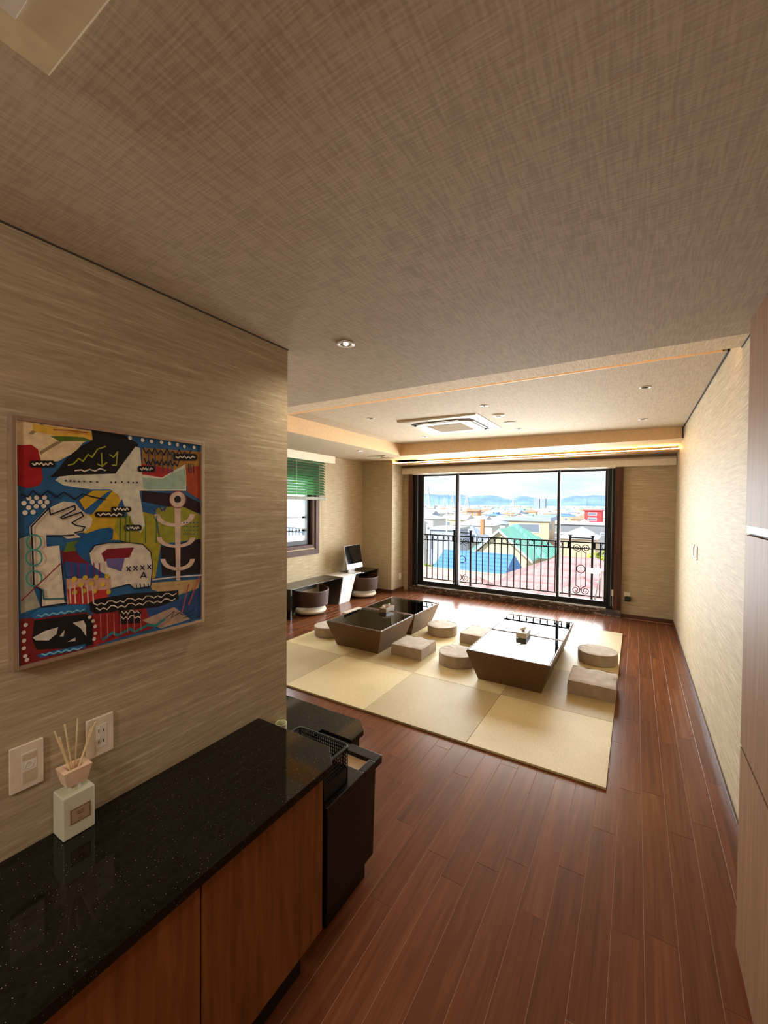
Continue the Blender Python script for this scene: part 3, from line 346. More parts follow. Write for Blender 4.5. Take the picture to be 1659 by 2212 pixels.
# ---- balcony window
tr = struct(G().box(-3.63, -.166, 6.795, 6.99, 0, .105).obj('trim_2', M['marble'], bevel=.003), 'dark brown marble sill under the balcony doors')
w1 = thing('window_1', 'black aluminium sliding balcony window with three panes', None, (-1.9, 6.88, .105)); struct(w1)
fr = G().box(-3.55, -3.45, 6.84, 6.97, .1055, 2.2).box(-.36, -.263, 6.84, 6.97, .1055, 2.2).box(-3.45, -.36, 6.84, 6.97, .1055, .125).box(-3.45, -.36, 6.84, 6.97, 2.16, 2.2)
fr.obj('frame', M['black_alu'], w1, bevel=.003)
G().box(-3.45, -.36, 6.835, 6.8395, .106, .116).obj('sill_edge', M['white'], w1)
G().box(-3.626, -3.5505, 6.79, 6.97, .1055, 2.2).obj('casing', M['casing'], w1, bevel=.004); G().box(-.2625, -.1655, 6.79, 6.97, .1055, 2.2).obj('casing', M['casing'], w1, bevel=.004)
for i, (a, b, y, la, lb) in enumerate(((-3.449, -2.650, 6.90, .094, .066), (-2.7165, -1.003, 6.865, .066, .043), (-1.046, -.361, 6.90, .043, .032))):
    s_ = G().box(a, a+la, y-.015, y+.015, .126, 2.159).box(b-lb, b, y-.015, y+.015, .126, 2.159).box(a+la, b-lb, y-.015, y+.015, .126, .192).box(a+la, b-lb, y-.015, y+.015, 2.12, 2.159).obj('sash', M['black_alu'], w1, bevel=.003)
    G().box(a+la, b-lb, y-.003, y+.003, .192, 2.12).obj('pane', M['glass'], s_)
G().box(-2.683, -2.6505, 6.846, 6.8495, .2, 2.15).obj('stile_edge', M['alu'], w1); G().box(-1.018, -1.004, 6.846, 6.8495, .2, 2.15).obj('stile_edge', M['alu'], w1)
G().box(-.305, -.297, 6.834, 6.8395, .14, 2.19).obj('track_edge', M['alu'], w1); G().box(-3.462, -3.452, 6.834, 6.8395, .14, 2.19).obj('track_edge', M['alu'], w1)
lk = G().box(-2.705, -2.69, 6.828, 6.8495, .95, 1.04); lk.obj('crescent_lock', M['black'], w1, bevel=.003)
pe = thing('roller_blind', 'long beige roller blind cassette above the balcony window', 'blind', (-1.65, 6.8, 2.165))
G().prism([(6.845, 2.165), (6.74, 2.165), (6.74, 2.255), (6.765, 2.285), (6.845, 2.285)], 'X', -3.74, XR-.006).obj('cassette', M['plastic'], pe, bevel=.004)
G().box(-3.55, -.2, 6.80, 6.815, 2.150, 2.1645).obj('bottom_bar', M['plastic_w'], pe)
# ---- side window and venetian blind
w2 = thing('window_2', 'side window with dark walnut casing and black sash', None, (XL, 4.3, .9)); struct(w2)
def ringbox(g, axis, o0, o1, a0, a1, b0, b1, t):
    """rectangular frame in the YZ plane between x=o0..o1"""
    return g.box(o0, o1, a0, a0+t, b0, b1).box(o0, o1, a1-t, a1, b0, b1).box(o0, o1, a0+t, a1-t, b0, b0+t).box(o0, o1, a0+t, a1-t, b1-t, b1)
ringbox(G(), 'X', XL+.0005, XL+.022, WY0-.085, WY1+.085, WZ0-.1, WZ1+.085, .082).obj('casing', M['casing'], w2, bevel=.003)
ringbox(G(), 'X', XL-.13, XL-.0005, WY0+.001, WY1-.001, WZ0+.001, WZ1-.001, .05).obj('frame', M['casing'], w2, bevel=.002)
s_ = ringbox(G(), 'X', XL-.11, XL-.06, WY0+.052, WY1-.052, WZ0+.052, WZ1-.052, .07).box(XL-.115, XL-.065, 4.25, 4.33, WZ0+.06, WZ1-.06).obj('sash', M['black_alu'], w2, bevel=.002)
G().box(XL-.09, XL-.085, WY0+.12, WY1-.12, WZ0+.12, WZ1-.12).obj('pane', M['glass'], s_)
for z in (1.16, 1.37): G().box(XL-.16, XL-.14, WY0+.02, WY1-.02, z, z+.03).obj('guard_bar', M['iron'], w2)
vb = thing('venetian_blind', 'half lowered green venetian blind over the side window', 'blind', (XL, 4.4, 1.66))
M['blind'] = plain('blind_green_slats', srgb(70, 120, 84), .42); M['blind_r'] = plain('blind_olive_bottom_rail', srgb(96, 94, 66), .5)
n = N('blind_green_translucent'); pb = n.n('ShaderNodeBsdfPrincipled'); pb.inputs['Base Color'].default_value = srgb(92, 136, 98); pb.inputs['Roughness'].default_value = .4
tl = n.n('ShaderNodeBsdfTranslucent'); tl.inputs['Color'].default_value = srgb(112, 168, 116); ms = n.n('ShaderNodeMixShader'); ms.inputs[0].default_value = .3
n.l(pb.outputs[0], ms.inputs[1]); n.l(tl.outputs[0], ms.inputs[2]); n.l(ms.outputs[0], n.out.inputs['Surface']); M['blind'] = n.m
G().box(XL+.0235, XL+.09, 3.50, 5.46, 2.275, 2.394).obj('valance', M['plastic'], vb, bevel=.003)
for i in range(13):
    z = 2.262-.042*i
    G().prism([(XL+.032, z+.017), (XL+.036, z+.019), (XL+.078, z-.017), (XL+.074, z-.019)], 'Y', 3.56, 5.22).obj('slat', M['blind'], vb)
# the lowest slats lie bundled on the rail
G().box(XL+.03, XL+.082, 3.56, 5.225, 1.665, 1.712).obj('bottom_rail', M['blind_r'], vb, bevel=.006)
for y in (3.9, 4.55, 5.06): G().tube([(XL+.084, y, 2.27), (XL+.086, y, 1.66)], .0022, 5).obj('ladder_cord', M['plastic_w'], vb)
G().tube([(XL+.05, 5.27, 2.27), (XL+.05, 5.275, 1.7), (XL+.05, 5.29, 1.05)], .003, 6).obj('pull_cord', M['plastic_w'], vb)
# ================================================================ tall closet on the right
XC = .334
cl = thing('tall_closet', 'tall oak veneer closet at the right edge with push doors', 'closet', (.40, .0, 0))
G().box(XC+.018, XR-.001, -2.45, 1.926, .0005, 2.2625).obj('body', M['closet'], cl)
for a, b in ((-2.4, -1.32), (-1.317, -.237), (-.234, .846), (.849, 1.929)):
    G().box(XC, XC+.018, a, b, 1.536, 2.26).obj('upper_door', M['closet'], cl, bevel=.001)
    G().box(XC, XC+.018, a, b, .749, 1.503).obj('middle_door', M['closet'], cl, bevel=.001)
    G().box(XC, XC+.018, a, b, .004, .738).obj('lower_door', M['closet'], cl, bevel=.001)
G().box(XC+.004, XC+.0175, -2.4, 1.929, 1.511, 1.535).obj('finger_rail', plain('rail_cream', srgb(168, 152, 136), .4), cl)
G().box(XC+.012, XC+.0175, -2.4, 1.929, 1.504, 1.5105).box(XC+.012, XC+.0175, -2.4, 1.929, .739, .748).obj('groove', M['dark'], cl)
# ================================================================ sideboard with granite top
ZT = .731
sb = thing('sideboard', 'low teak sideboard under the black counter', 'cabinet', (-1.08, .4, 0))
G().box(-1.2925, -.886, -.9, 1.045, .19, .7035).obj('body', M['door_wood'], sb)
G().box(-1.2925, -.95, -.9, 1.03, .0005, .19).obj('toe_kick', M['black'], sb)
for a, b in ((.6, 1.0445), (.151, .5955), (-.298, .1465), (-.75, -.3025)):
    G().box(-.886, -.868, a, b, .185, .6985).obj('door', M['door_wood'], sb, bevel=.0012)
ct = G().prism([(-1.2925, -.95), (-.852, -.95), (-.852, 1.075), (-.926, 1.149), (-1.2925, 1.149)], 'Z', .7042, ZT).obj('granite_countertop', M['granite'], bevel=.0025)
tag(ct, 'polished black granite countertop with clipped corner on the teak sideboard', 'countertop')
ls = thing('low_shelf', 'low black granite ledge beyond the end of the left wall', 'shelf', (-1.7, 1.55, 0))
G().prism([(-2.6, 1.306), (-1.292, 1.306), (-1.292, 1.545), (-1.114, 1.545), (-1.114, 1.645), (-1.184, 1.715), (-2.6, 1.715)], 'Z', .475, .5).obj('top_slab', M['granite'], ls, bevel=.0025)
G().box(-2.58, -1.31, 1.31, 1.68, .0005, .4745).box(-1.31, -1.15, 1.56, 1.66, .0005, .4745).obj('body', M['bin'], ls)
# ---- waste bin with basket
bn = thing('waste_bin', 'black brown waste bin with slotted lid at the end of the counter', 'bin', (-1.12, 1.35, 0))
G().hexa([(-1.285, 1.175, .075), (-.955, 1.175, .075), (-.955, 1.492, .075), (-1.285, 1.492, .075)], [(-1.285, 1.175, .455), (-.955, 1.175, .455), (-.955, 1.508, .455), (-1.285, 1.508, .455)]).obj('body', M['bin'], bn, bevel=.004)
G().box(-1.275, -.97, 1.19, 1.448, .0005, .0745).obj('plinth', M['bin'], bn)
G().box(-1.29, -.942, 1.157, 1.40, .4555, .49).box(-1.29, -.942, 1.485, 1.54, .4555, .49).box(-.975, -.942, 1.40, 1.485, .4555, .49).box(-1.29, -1.13, 1.40, 1.485, .4555, .49).obj('lid', M['bin'], bn, bevel=.004)
G().box(-1.13, -.975, 1.40, 1.485, .4555, .474).obj('liner', M['tan'], bn)
bk = thing('mesh_basket', 'black plastic mesh basket standing on the waste bin', 'basket', (-1.09, 1.24, .49))
BX0, BX1, BY0, BY1, BZ0, BZ1 = -1.225, -.968, 1.165, 1.318, .4905, .635
def lattice(g, horiz, a0, a1, c, t, z0, z1, dv=.0105, dh=.0135):
    nv = int((a1-a0)/dv)
    for i in range(nv+1):
        a = a0+(a1-a0)*i/nv
        g.box(a-.0017, a+.0017, c-t, c+t, z0, z1) if horiz == 'X' else g.box(c-t, c+t, a-.0017, a+.0017, z0, z1)
    nh = int((z1-z0)/dh)
    for i in range(nh+1):
        z = z0+(z1-z0)*i/nh
        g.box(a0, a1, c-t, c+t, z-.002, z+.002) if horiz == 'X' else g.box(c-t, c+t, a0, a1, z-.002, z+.002)
    return g
for nm, g in (('far_side', lattice(G(), 'X', BX0, BX1, BY1-.003, .0012, BZ0+.06, BZ1)), ('near_side', lattice(G(), 'X', BX0, BX1, BY0+.003, .0012, BZ0+.06, BZ1)), ('front_side', lattice(G(), 'Y', BY0, BY1, BX1-.003, .0012, BZ0+.06, BZ1)), ('back_side', lattice(G(), 'Y', BY0, BY1, BX0+.003, .0012, BZ0+.06, BZ1))):
    g.obj(nm, M['black'], bk)
G().box(BX0, BX1, BY0, BY0+.006, BZ0, BZ0+.06).box(BX0, BX1, BY1-.006, BY1, BZ0, BZ0+.06).box(BX0, BX0+.006, BY0, BY1, BZ0, BZ0+.06).box(BX1-.006, BX1, BY0, BY1, BZ0, BZ0+.06).box(BX0, BX1, BY0, BY1, BZ0, BZ0+.004).obj('tray', M['black'], bk)
rr = .02; rim = []
for cx, cy, a0 in ((BX1-rr, BY1-rr, 0), (BX0+rr, BY1-rr, 90), (BX0+rr, BY0+rr, 180), (BX1-rr, BY0+rr, 270)):
    rim += [(cx+(rr+.004)*math.cos(math.radians(a0+15*k)), cy+(rr+.004)*math.sin(math.radians(a0+15*k)), BZ1) for k in range(7)]
G().tube(rim, .0042, 6, True).obj('rim', M['black'], bk, smooth=True)
cup = G().lathe([(.0, 0), (.019, 0), (.0235, .18), (.0245, .186), (.0215, .186), (.017, .01), (0, .01)], (-1.262, 1.243, .4905), 24)
tag(cup.obj('tumbler', plain('tumbler_pale_green_ceramic', srgb(222, 224, 180), .3), smooth=True), 'pale green tumbler behind the mesh basket near the wall corner', 'cup')
# ---- reed diffuser
df = thing('reed_diffuser', 'frosted glass reed diffuser with wooden cap on the black counter', 'diffuser', (-1.258, .493, ZT))
n = N('diffuser_frosted_glass'); M['frost'] = n.bsdf(srgb(232, 230, 206), .3, .5, Transmission_Weight=.35, IOR=1.25)
bx0, bx1, by0, by1 = -1.2885, -1.229, .457, .5295
G().box(bx0, bx1, by0, by1, ZT+.0005, .843).obj('bottle', M['frost'], df, bevel=.004, seg=3)
G().lathe([(0, 0), (.014, 0), (.014, .018), (0, .018)], (-1.259, .493, .843), 20).obj('neck', M['frost'], df)
cm = wood('diffuser_cap_beech', [(.3, srgb(216, 180, 150)), (.7, srgb(238, 210, 182))], (60, 8, 20), .5, rnd=False)
cg = G(); lo = [(-1.278, .471, .860), (-1.240, .471, .860), (-1.240, .516, .860), (-1.278, .516, .860)]; hi = [(-1.285, .461, .902), (-1.233, .461, .902), (-1.233, .526, .902), (-1.285, .526, .902)]
inn = [(-1.274, .474, .902), (-1.244, .474, .902), (-1.244, .512, .902), (-1.274, .512, .902)]; dp = [(-1.268, .484, .886), (-1.25, .484, .886), (-1.25, .502, .886), (-1.268, .502, .886)]
cg.add(lo+hi+inn+dp, [(3, 2, 1, 0)]+[(i, (i+1) % 4, 4+(i+1) % 4, 4+i) for i in range(4)]+[(4+i, 4+(i+1) % 4, 8+(i+1) % 4, 8+i) for i in range(4)]+[(8+i, 8+(i+1) % 4, 12+(i+1) % 4, 12+i) for i in range(4)]+[(12, 13, 14, 15)])
cg.obj('cap', cm, df)
rm = plain('reed_rattan', srgb(222, 196, 150), .7)
for tx, ty, tz in ((-1.262, .452, 1.012), (-1.25, .458, .998), (-1.262, .474, 1.02), (-1.25, .475, .985), (-1.268, .506, 1.02), (-1.24, .536, 1.004), (-1.246, .53, .992)):
    b_ = Vector((-1.259, .493, .862)); e_ = Vector((tx, ty, tz)); q_ = b_+(Vector((-1.259, .493, .735))-b_)*.0
    G().tube([b_-(e_-b_)*.72, b_, e_], .0019, 6).obj('reed', rm, df)
lm = plain('diffuser_label_brown', srgb(168, 140, 112), .6); lb = G().box(bx1+.0003, bx1+.001, .472, .519, .766, .806).obj('label', lm, df)
ib = plain('label_ink_brown', srgb(96, 70, 48), .6)
g = G(); x0, x1 = bx1+.001, bx1+.0014
ringbox(g, 'X', x0, x1, .4735, .5175, .7675, .8045, .0012); g.box(x0, x1, .487, .504, .7925, .7938).box(x0, x1, .488, .503, .7885, .7895).box(x0, x1, .489, .502, .7855, .7865).box(x0, x1, .490, .501, .774, .775)
g.obj('print', ib, lb)
# ---- wall plates
def plate(name, label, cat, x, y0, y1, z0, z1, sgn=1):
    t = thing(name, label, cat, (x, (y0+y1)/2, z0)); a, b = sorted((x+sgn*.0006, x+sgn*.008))
    G().box(a, b, y0, y1, z0, z1).obj('plate', M['plastic'], t, bevel=.0015)
    return t
t = plate('jack_plate', 'ivory telephone jack plate on the wall left of the diffuser', 'wall plate', XN, .37, .437, .884, .996)
G().box(XN+.0082, XN+.0092, .392, .422, .9, .975).obj('insert', M['plastic_w'], t, bevel=.0004)
M['shut'] = plain('plate_shutter_beige', srgb(196, 178, 146), .5)
for za, zb_ in ((.957, .972), (.903, .93)): G().box(XN+.0094, XN+.0100, .394, .420, za, zb_).obj('shutter', M['shut'], t)
G().tube([(XN+.0094, .407+.008*math.cos(a*.5236), .943+.008*math.sin(a*.5236)) for a in range(12)], .0008, 5, True).obj('jack_ring', M['plastic'], t)
t = plate('socket_plate', 'ivory double wall socket behind the diffuser reeds', 'socket', XN, .534, .602, .883, .992)
G().box(XN+.0082, XN+.0092, .556, .584, .905, .97).obj('insert', M['plastic_w'], t, bevel=.0004)
for z in (.918, .948):
    for y, hh in ((.5635, .010), (.5755, .008)): G().box(XN+.0094, XN+.0098, y-.001, y+.001, z, z+hh).obj('slot', M['slot'], t)
for k, y in enumerate((4.68, 4.48)):
    t = plate('switch_plate', ('ivory switch plate on the right wall, nearer the window', 'ivory switch plate on the right wall, nearer the closet')[k], 'switch', XR, y-.065, y+.065, 1.14, 1.26, -1)
    for j in range(2): G().box(XR-.0125, XR-.0084, y-.045+.048*j, y-.003+.048*j, 1.16, 1.24).obj('rocker', plain('rocker_tan', srgb(186, 160, 128), .4) if j == 0 else M['plastic_w'], t, bevel=.001)
t = thing('pillar_socket', 'white wall socket low on the corner pillar', 'socket', (-3.75, 6.71, .2)); G().box(-3.7494, -3.742, 6.67, 6.745, .205, .325).obj('plate', M['plastic_w'], t, bevel=.0015); G().box(-3.7418, -3.7405, 6.69, 6.725, .235, .295).obj('insert', M['white'], t)
t = thing('wall_socket', 'white socket with black round adapter right of the window', 'socket', (-.08, 6.85, .24)); G().box(-.13, -.055, 6.842, 6.8494, .25, .37).obj('plate', M['plastic_w'], t, bevel=.0015); G().box(-.125, -.045, 6.80, 6.8415, .245, .315).obj('adapter', M['black'], t, bevel=.014, seg=4)
t = thing('window_sensor', 'small white sensor box on the right window frame', 'sensor', (-.268, 6.84, .30)); G().box(-.288, -.2635, 6.815, 6.8335, .3, .39).obj('case', M['plastic_w'], t, bevel=.002)
G().tube([(-.275, 6.828, .3), (-.278, 6.829, .2), (-.272, 6.829, .14), (-.262, 6.828, .118)], .0025, 6).obj('cable', M['plastic_w'], t)
# ================================================================ painting
pf = thing('framed_painting', 'colourful abstract painting with aeroplane and hand in thin silver frame', 'painting', (XN, .62, 1.19))
y0, y1, z0, z1 = .371, .880, 1.192, 1.806; xf = XN+.033
ringbox(G(), 'X', XN+.0006, xf, y0, y1, z0, z1, .0105).obj('frame', M['alu_frame'], pf, bevel=.0015)
cv = G().box(XN+.001, XN+.0265, y0+.0105, y1-.0105, z0+.0105, z1-.0105).obj('canvas', plain('painting_blue_ground', srgb(27, 90, 140), .6, var=.25, scale=25), pf)
CY0, CY1, CZ0, CZ1 = y0+.0105, y1-.0105, z0+.0105, z1-.0105
pm = {}; pg = G(); pmats = []
def pcol(c):
    if c not in pm: pm[c] = len(pmats); pmats.append(plain('paint_%d_%d_%d' % c, srgb(*c), .55, .3, var=.16, scale=45))
    pg.cur = pm[c]
lay = XN+.0267
def uvp(q): return (CY0+q[0]*(CY1-CY0), CZ0+q[1]*(CZ1-CZ0))
def flat(pts):
    global lay; lay += .000012
    n = len(pts); pg.add([(lay, a, b) for a, b in pts], [tuple(range(n))])
for c, pts in POLY: pcol(c); flat([uvp(q) for q in pts])
for c, r, pts in DOT:
    pcol(c)
    for q in pts:
        a, b = uvp(q); flat([(a+r*.42*math.cos(k*.785), b+r*.46*math.sin(k*.785)) for k in range(8)])
for c, w, pts in LINE:
    pcol(c); pts = [Vector(uvp(q)) for q in pts]
    for a, b in zip(pts[:-1], pts[1:]):
        d = (b-a)
        if d.length < 1e-5: continue
        d.normalize(); nn = Vector((-d.y, d.x))*w*.28; a2 = a-d*w*.15; b2 = b+d*w*.15
        flat([tuple(a2+nn), tuple(a2-nn), tuple(b2-nn), tuple(b2+nn)])
po = pg.obj('painted_image', pmats, cv, fix=False)
# make every painted patch face the room
for pl in po.data.polygons:
    if pl.normal.x < 0: pl.flip()
for z in (1.22, 1.47, 1.77): G().box(XN+.014, XN+.018, y0-.0012, y0-.0001, z, z+.004).obj('frame_screw', M['chrome'], pf)

# ================================================================ ceiling fittings
def on_coffer(x): return zc(x)
M['bulb'] = emit('downlight_lamp', (1.0, .86, .66), 14)
M['refl'] = plain('downlight_reflector', srgb(190, 180, 168), .2, .5, .9)
def downlight(loc, r, label, lit, group=None):
    t = thing('downlight', label, 'downlight', loc, group)
    z = loc[2]
    G().lathe([(r*.62, -.001), (r, -.001), (r, -.005), (r*.9, -.007), (r*.66, -.004), (r*.62, -.001)], loc, 28).obj('ring', M['white'], t, smooth=True)
    G().lathe([(r*.62, -.004), (r*.4, -.0025), (0, -.0022)], loc, 24).obj('reflector', M['refl'] if lit else plain('downlight_dark_reflector', srgb(96, 82, 70), .3, .5, .6), t, smooth=True)
    G().lathe([(0, -.008), (r*.16, -.0075), (r*.26, -.005), (r*.26, -.003), (0, -.003)], loc, 16).obj('lamp', M['bulb'] if lit else M['dark'], t)
    if lit: light('downlight_beam', 'SPOT', (loc[0], loc[1], z-.02), lit, (1.0, .88, .72), parent=t, spot_size=math.radians(150), spot_blend=1.0, shadow_soft_size=.03)
    return t
downlight((-1.033, 1.374, 2.263), .036, 'lit downlight in the near ceiling beyond the left wall corner', 12)
downlight((-3.52, 5.05, 2.395), .042, 'lit downlight in the side soffit above the desks', 20)
for x, y, lb_ in ((-1.246, 3.84, 'unlit downlight nearest the air conditioner on its right'), (-1.25, 5.22, 'unlit downlight beyond the round speaker grille near the window'), (-2.56, 5.27, 'unlit downlight left of the air conditioner, nearer the window'), (-2.55, 3.87, 'unlit downlight left of the air conditioner, farther from the window'), (.045, 3.8, 'unlit downlight near the right wall, farther from the window'), (.045, 5.17, 'unlit downlight near the right wall, nearer the window')):
    downlight((x, y, on_coffer(x)), .04, lb_, 0)
# unseen fill lamps, added behind the viewer to brighten the near room
for x, y, lb_ in ((-.2, -.6, 'unseen downlight added for fill just behind the viewer'), (-.2, -1.7, 'unseen downlight added for fill by the wall behind the viewer')): downlight((x, y, 2.263), .04, lb_, 22)
dm = thing('fill_lamp', 'round opal ceiling lamp added for fill, unseen behind the viewer', 'ceiling lamp', (-.62, -1.15, 2.263))  # unseen lamp, added to brighten the near walls
G().lathe([(.0, -.001), (.17, -.001), (.17, -.02), (0, -.02)], (-.62, -1.15, 2.263), 32).obj('base', M['white'], dm)
G().lathe([(.16, -.021), (.16, -.06), (.135, -.095), (.08, -.112), (0, -.118)], (-.62, -1.15, 2.263), 32).obj('shade', emit('fill_lamp_glow', (1.0, .93, .82), 2.2), dm, smooth=True)
light('fill_lamp_light', 'POINT', (-.62, -1.15, 2.11), 46, (1.0, .93, .82), parent=dm, shadow_soft_size=.1)
sm = thing('smoke_detector', 'white round smoke detector on the coffered ceiling', 'detector', (-1.245, 4.31, on_coffer(-1.245)))
L0 = (-1.245, 4.31, on_coffer(-1.245)); G().lathe([(.06, -.0005), (.062, -.008), (.05, -.016), (.03, -.02), (0, -.021)], L0, 28).obj('case', M['white'], sm, smooth=True)
G().lathe([(.012, -.0212), (.03, -.0205), (.03, -.024), (.012, -.025)], L0, 16).obj('sensor_ring', M['plastic'], sm)
for k in range(3): G().box(L0[0]-.02+.016*k, L0[0]-.014+.016*k, L0[1]-.004, L0[1]+.004, L0[2]-.0265, L0[2]-.0245).obj('mark', M['dark'], sm)
L1 = (-1.245, 4.76, on_coffer(-1.245)); sp = thing('ceiling_speaker', 'taupe round speaker grille on the coffered ceiling', 'speaker', L1)
G().lathe([(.066, -.0005), (.066, -.004), (.06, -.0065), (0, -.0075)], L1, 28).obj('grille', plain('speaker_grille_taupe', srgb(164, 138, 112), .7), sp, smooth=True)
# air conditioner cassette
ax, ay = -1.885, 4.58; az = on_coffer(-1.42)-.001
ac = thing('air_conditioner', 'cream four way ceiling cassette air conditioner', 'air conditioner', (ax, ay, az))
M['ac'] = plain('ac_cream_panel', srgb(172, 157, 128), .55); h_ = .47
def sq(r, z, cx=ax, cy=ay): return [(cx-r, cy-r, z), (cx+r, cy-r, z), (cx+r, cy+r, z), (cx-r, cy+r, z)]
G().add(sq(h_, az+.035)+sq(h_, az-.004)+sq(h_-.02, az-.014)+sq(.36, az-.02), [(3, 2, 1, 0)][:0]+[(4*j+i, 4*j+(i+1) % 4, 4*j+4+(i+1) % 4, 4*j+4+i) for j in range(3) for i in range(4)]).obj('panel', M['ac'], ac)
def rsq(r, rad, z, n=8):
    o = []
    for cx, cy, a0 in ((ax+r-rad, ay+r-rad, 0), (ax-r+rad, ay+r-rad, 90), (ax-r+rad, ay-r+rad, 180), (ax+r-rad, ay-r+rad, 270)):
        o += [(cx+rad*math.cos(math.radians(a0+90*k/n)), cy+rad*math.sin(math.radians(a0+90*k/n)), z) for k in range(n+1)]
    return o
a_, b_ = rsq(.372, .13, az-.019), rsq(.35, .12, az-.012); n_ = len(a_)
G().add(sq(.36, az-.0125), [(0, 1, 2, 3)]).obj('duct', M['dark'], ac)
G().tube(rsq(.365, .13, az-.021), .006, 6, True).obj('outlet_gap', M['dark'], ac)
in_ = rsq(.335, .11, az-.012); in2 = rsq(.33, .105, az-.034); G().hexa(in_, in2).obj('centre_panel', M['ac'], ac, smooth=False)
for k in range(4):
    m_ = Matrix.Translation((ax, ay, 0)) @ Matrix.Rotation(k*math.pi/2, 4, 'Z') @ Matrix.Translation((-ax, -ay, 0))
    G().box(ax-.23, ax+.23, ay-.362, ay-.34, az-.03, az-.020).xf(m_).obj('louver', M['ac'], ac, bevel=.002)
G().box(ax-.215, ax+.215, ay-.215, ay+.215, az-.036, az-.0345).obj('grille', plain('ac_grille_tan', srgb(178, 158, 118), .6), ac)
gb = G()
for k in range(18): gb.box(ax-.21, ax+.21, ay-.21+.0245*k, ay-.206+.0245*k, az-.0385, az-.0362)
gb.obj('grille_bars', plain('ac_grille_bar', srgb(190, 170, 130), .6), ac)
# soffit vent
vt = thing('ceiling_vent', 'cream exhaust vent grille in the side soffit by the pillar', 'vent', (-3.6, 5.8, 2.395))
vg = G(); cxv, cyv = -3.62, 5.83
for r in (.17, .12, .07):
    o_ = [(cxv-r, cyv-r), (cxv+r, cyv-r), (cxv+r, cyv+r), (cxv-r, cyv+r)]; i_ = [(cxv-r+.022, cyv-r+.022), (cxv+r-.022, cyv-r+.022), (cxv+r-.022, cyv+r-.022), (cxv-r+.022, cyv+r-.022)]
    f_ = G()
    for k in range(4):
        j = (k+1) % 4; f_.hexa([(*o_[k], 2.386), (*o_[j], 2.386), (*i_[j], 2.386), (*i_[k], 2.386)], [(*o_[k], 2.3945), (*o_[j], 2.3945), (*i_[j], 2.3945), (*i_[k], 2.3945)])
    f_.obj('louver_ring', M['ac'], vt)
G().box(cxv-.145, cxv+.145, cyv-.145, cyv+.145, 2.3925, 2.3945).obj('duct', M['slot'], vt)
cp_ = thing('ceiling_hatch', 'cream square ceiling fixture at the top left corner', 'ceiling fixture', (-.5, .0, 2.263))
G().box(-.756, -.25, -.236, .270, 2.2325, 2.2625).obj('panel', plain('hatch_cream', srgb(214, 198, 160), .5), cp_, bevel=.003)
G().box(-.70, -.306, -.18, .214, 2.228, 2.232).obj('inner_panel', M['plastic_w'], cp_, bevel=.001)

# ================================================================ tatami
TX = [-.118-.8265*i for i in range(5)]; TY = [2.612+.829*i for i in range(5)]
mats_ = {}
for k, m_ in (('a', M['tat_a']), ('b', M['tat_b'])): mats_[k] = m_
rown = ('nearest the sideboard', 'second from the sideboard', 'second from the window', 'nearest the window'); coln = ('rightmost', 'second from the right', 'second from the left', 'leftmost')
edge = plain('tatami_edge_brown', srgb(150, 118, 70), .7)
for i in range(4):
    for j in range(4):
        x1_, x0_ = TX[i], TX[i+1]; ya, yb = TY[j], TY[j+1]
        g = G().box(x0_+.0008, x1_-.0008, ya+.0008, yb-.0008, .0004, .0145)
        g.cur = 1
        t = g.obj('tatami_mat', M['tat_a'] if (i+j) % 2 == 0 else M['tat_b'], off=((x0_+x1_)/2, (ya+yb)/2, 0), bevel=.0025, seg=2)
        t.location = ((x0_+x1_)/2, (ya+yb)/2, 0)
        tag(t, '%s square tatami mat in the row %s' % (coln[i], rown[j]), 'tatami mat', 'square tatami mats')

# ================================================================ low tables
def table(label, x0, x1, ya, yb):
    t = thing('low_table', label, 'table', ((x0+x1)/2, (ya+yb)/2, .0148), 'wicker low tables'); zt, b = .283, .088
    z0_ = .015
    def rect(d, z): return [(x0+d, ya+d, z), (x1-d, ya+d, z), (x1-d, yb-d, z), (x0+d, yb-d, z)]
    o0, o1, i1, i0 = rect(b, z0_), rect(0, zt), rect(.022, zt), rect(b+.02, z0_+.02)
    G().add(o0+o1+i1+rect(b+.018, z0_+.002), [(3, 2, 1, 0), (12, 13, 14, 15)]+[(4*r+i, 4*r+(i+1) % 4, 4*r+4+(i+1) % 4, 4*r+4+i) for r in range(3) for i in range(4)]).obj('wicker_body', M['wicker'], t)
    q1, q2 = rect(.025, zt-.001), rect(b+.02, z0_+.012)
    G().add(q1+q2, [(i, (i+1) % 4, 4+(i+1) % 4, 4+i) for i in range(4)]+[(4, 5, 6, 7)]).obj('inner_weave', M['wicker_lit'], t)
    # braided rim
    rimp = rect(.011, zt+.002); rg = G()
    for k in range(4):
        a, c = Vector(rimp[k]), Vector(rimp[(k+1) % 4]); nseg = 26
        for s_ in (0, math.pi): rg.tube([a.lerp(c, q/nseg)+Vector((0, 0, .004*math.sin(q*1.6+s_)))+(Vector((0, 1, 0)) if k % 2 == 0 else Vector((1, 0, 0)))*.005*math.cos(q*1.6+s_) for q in range(nseg+1)], .0065, 5)
    rg.obj('braided_rim', M['wicker'], t, smooth=True)
    G().box(x0+.02, x1-.02, ya+.02, yb-.02, zt+.001, zt+.008).obj('glass_top', M['table_glass'], t)
table('wicker low table with glass top, left pair, nearer the sideboard', -2.945, -2.222, 3.585, 4.325)
table('wicker low table with glass top, left pair, nearer the window', -2.945, -2.222, 4.345, 5.06)
table('wicker low table with glass top, right pair, nearer the sideboard', -1.296, -.573, 3.555, 4.30)
table('wicker low table with glass top, right pair, nearer the window', -1.296, -.573, 4.303, 5.03)
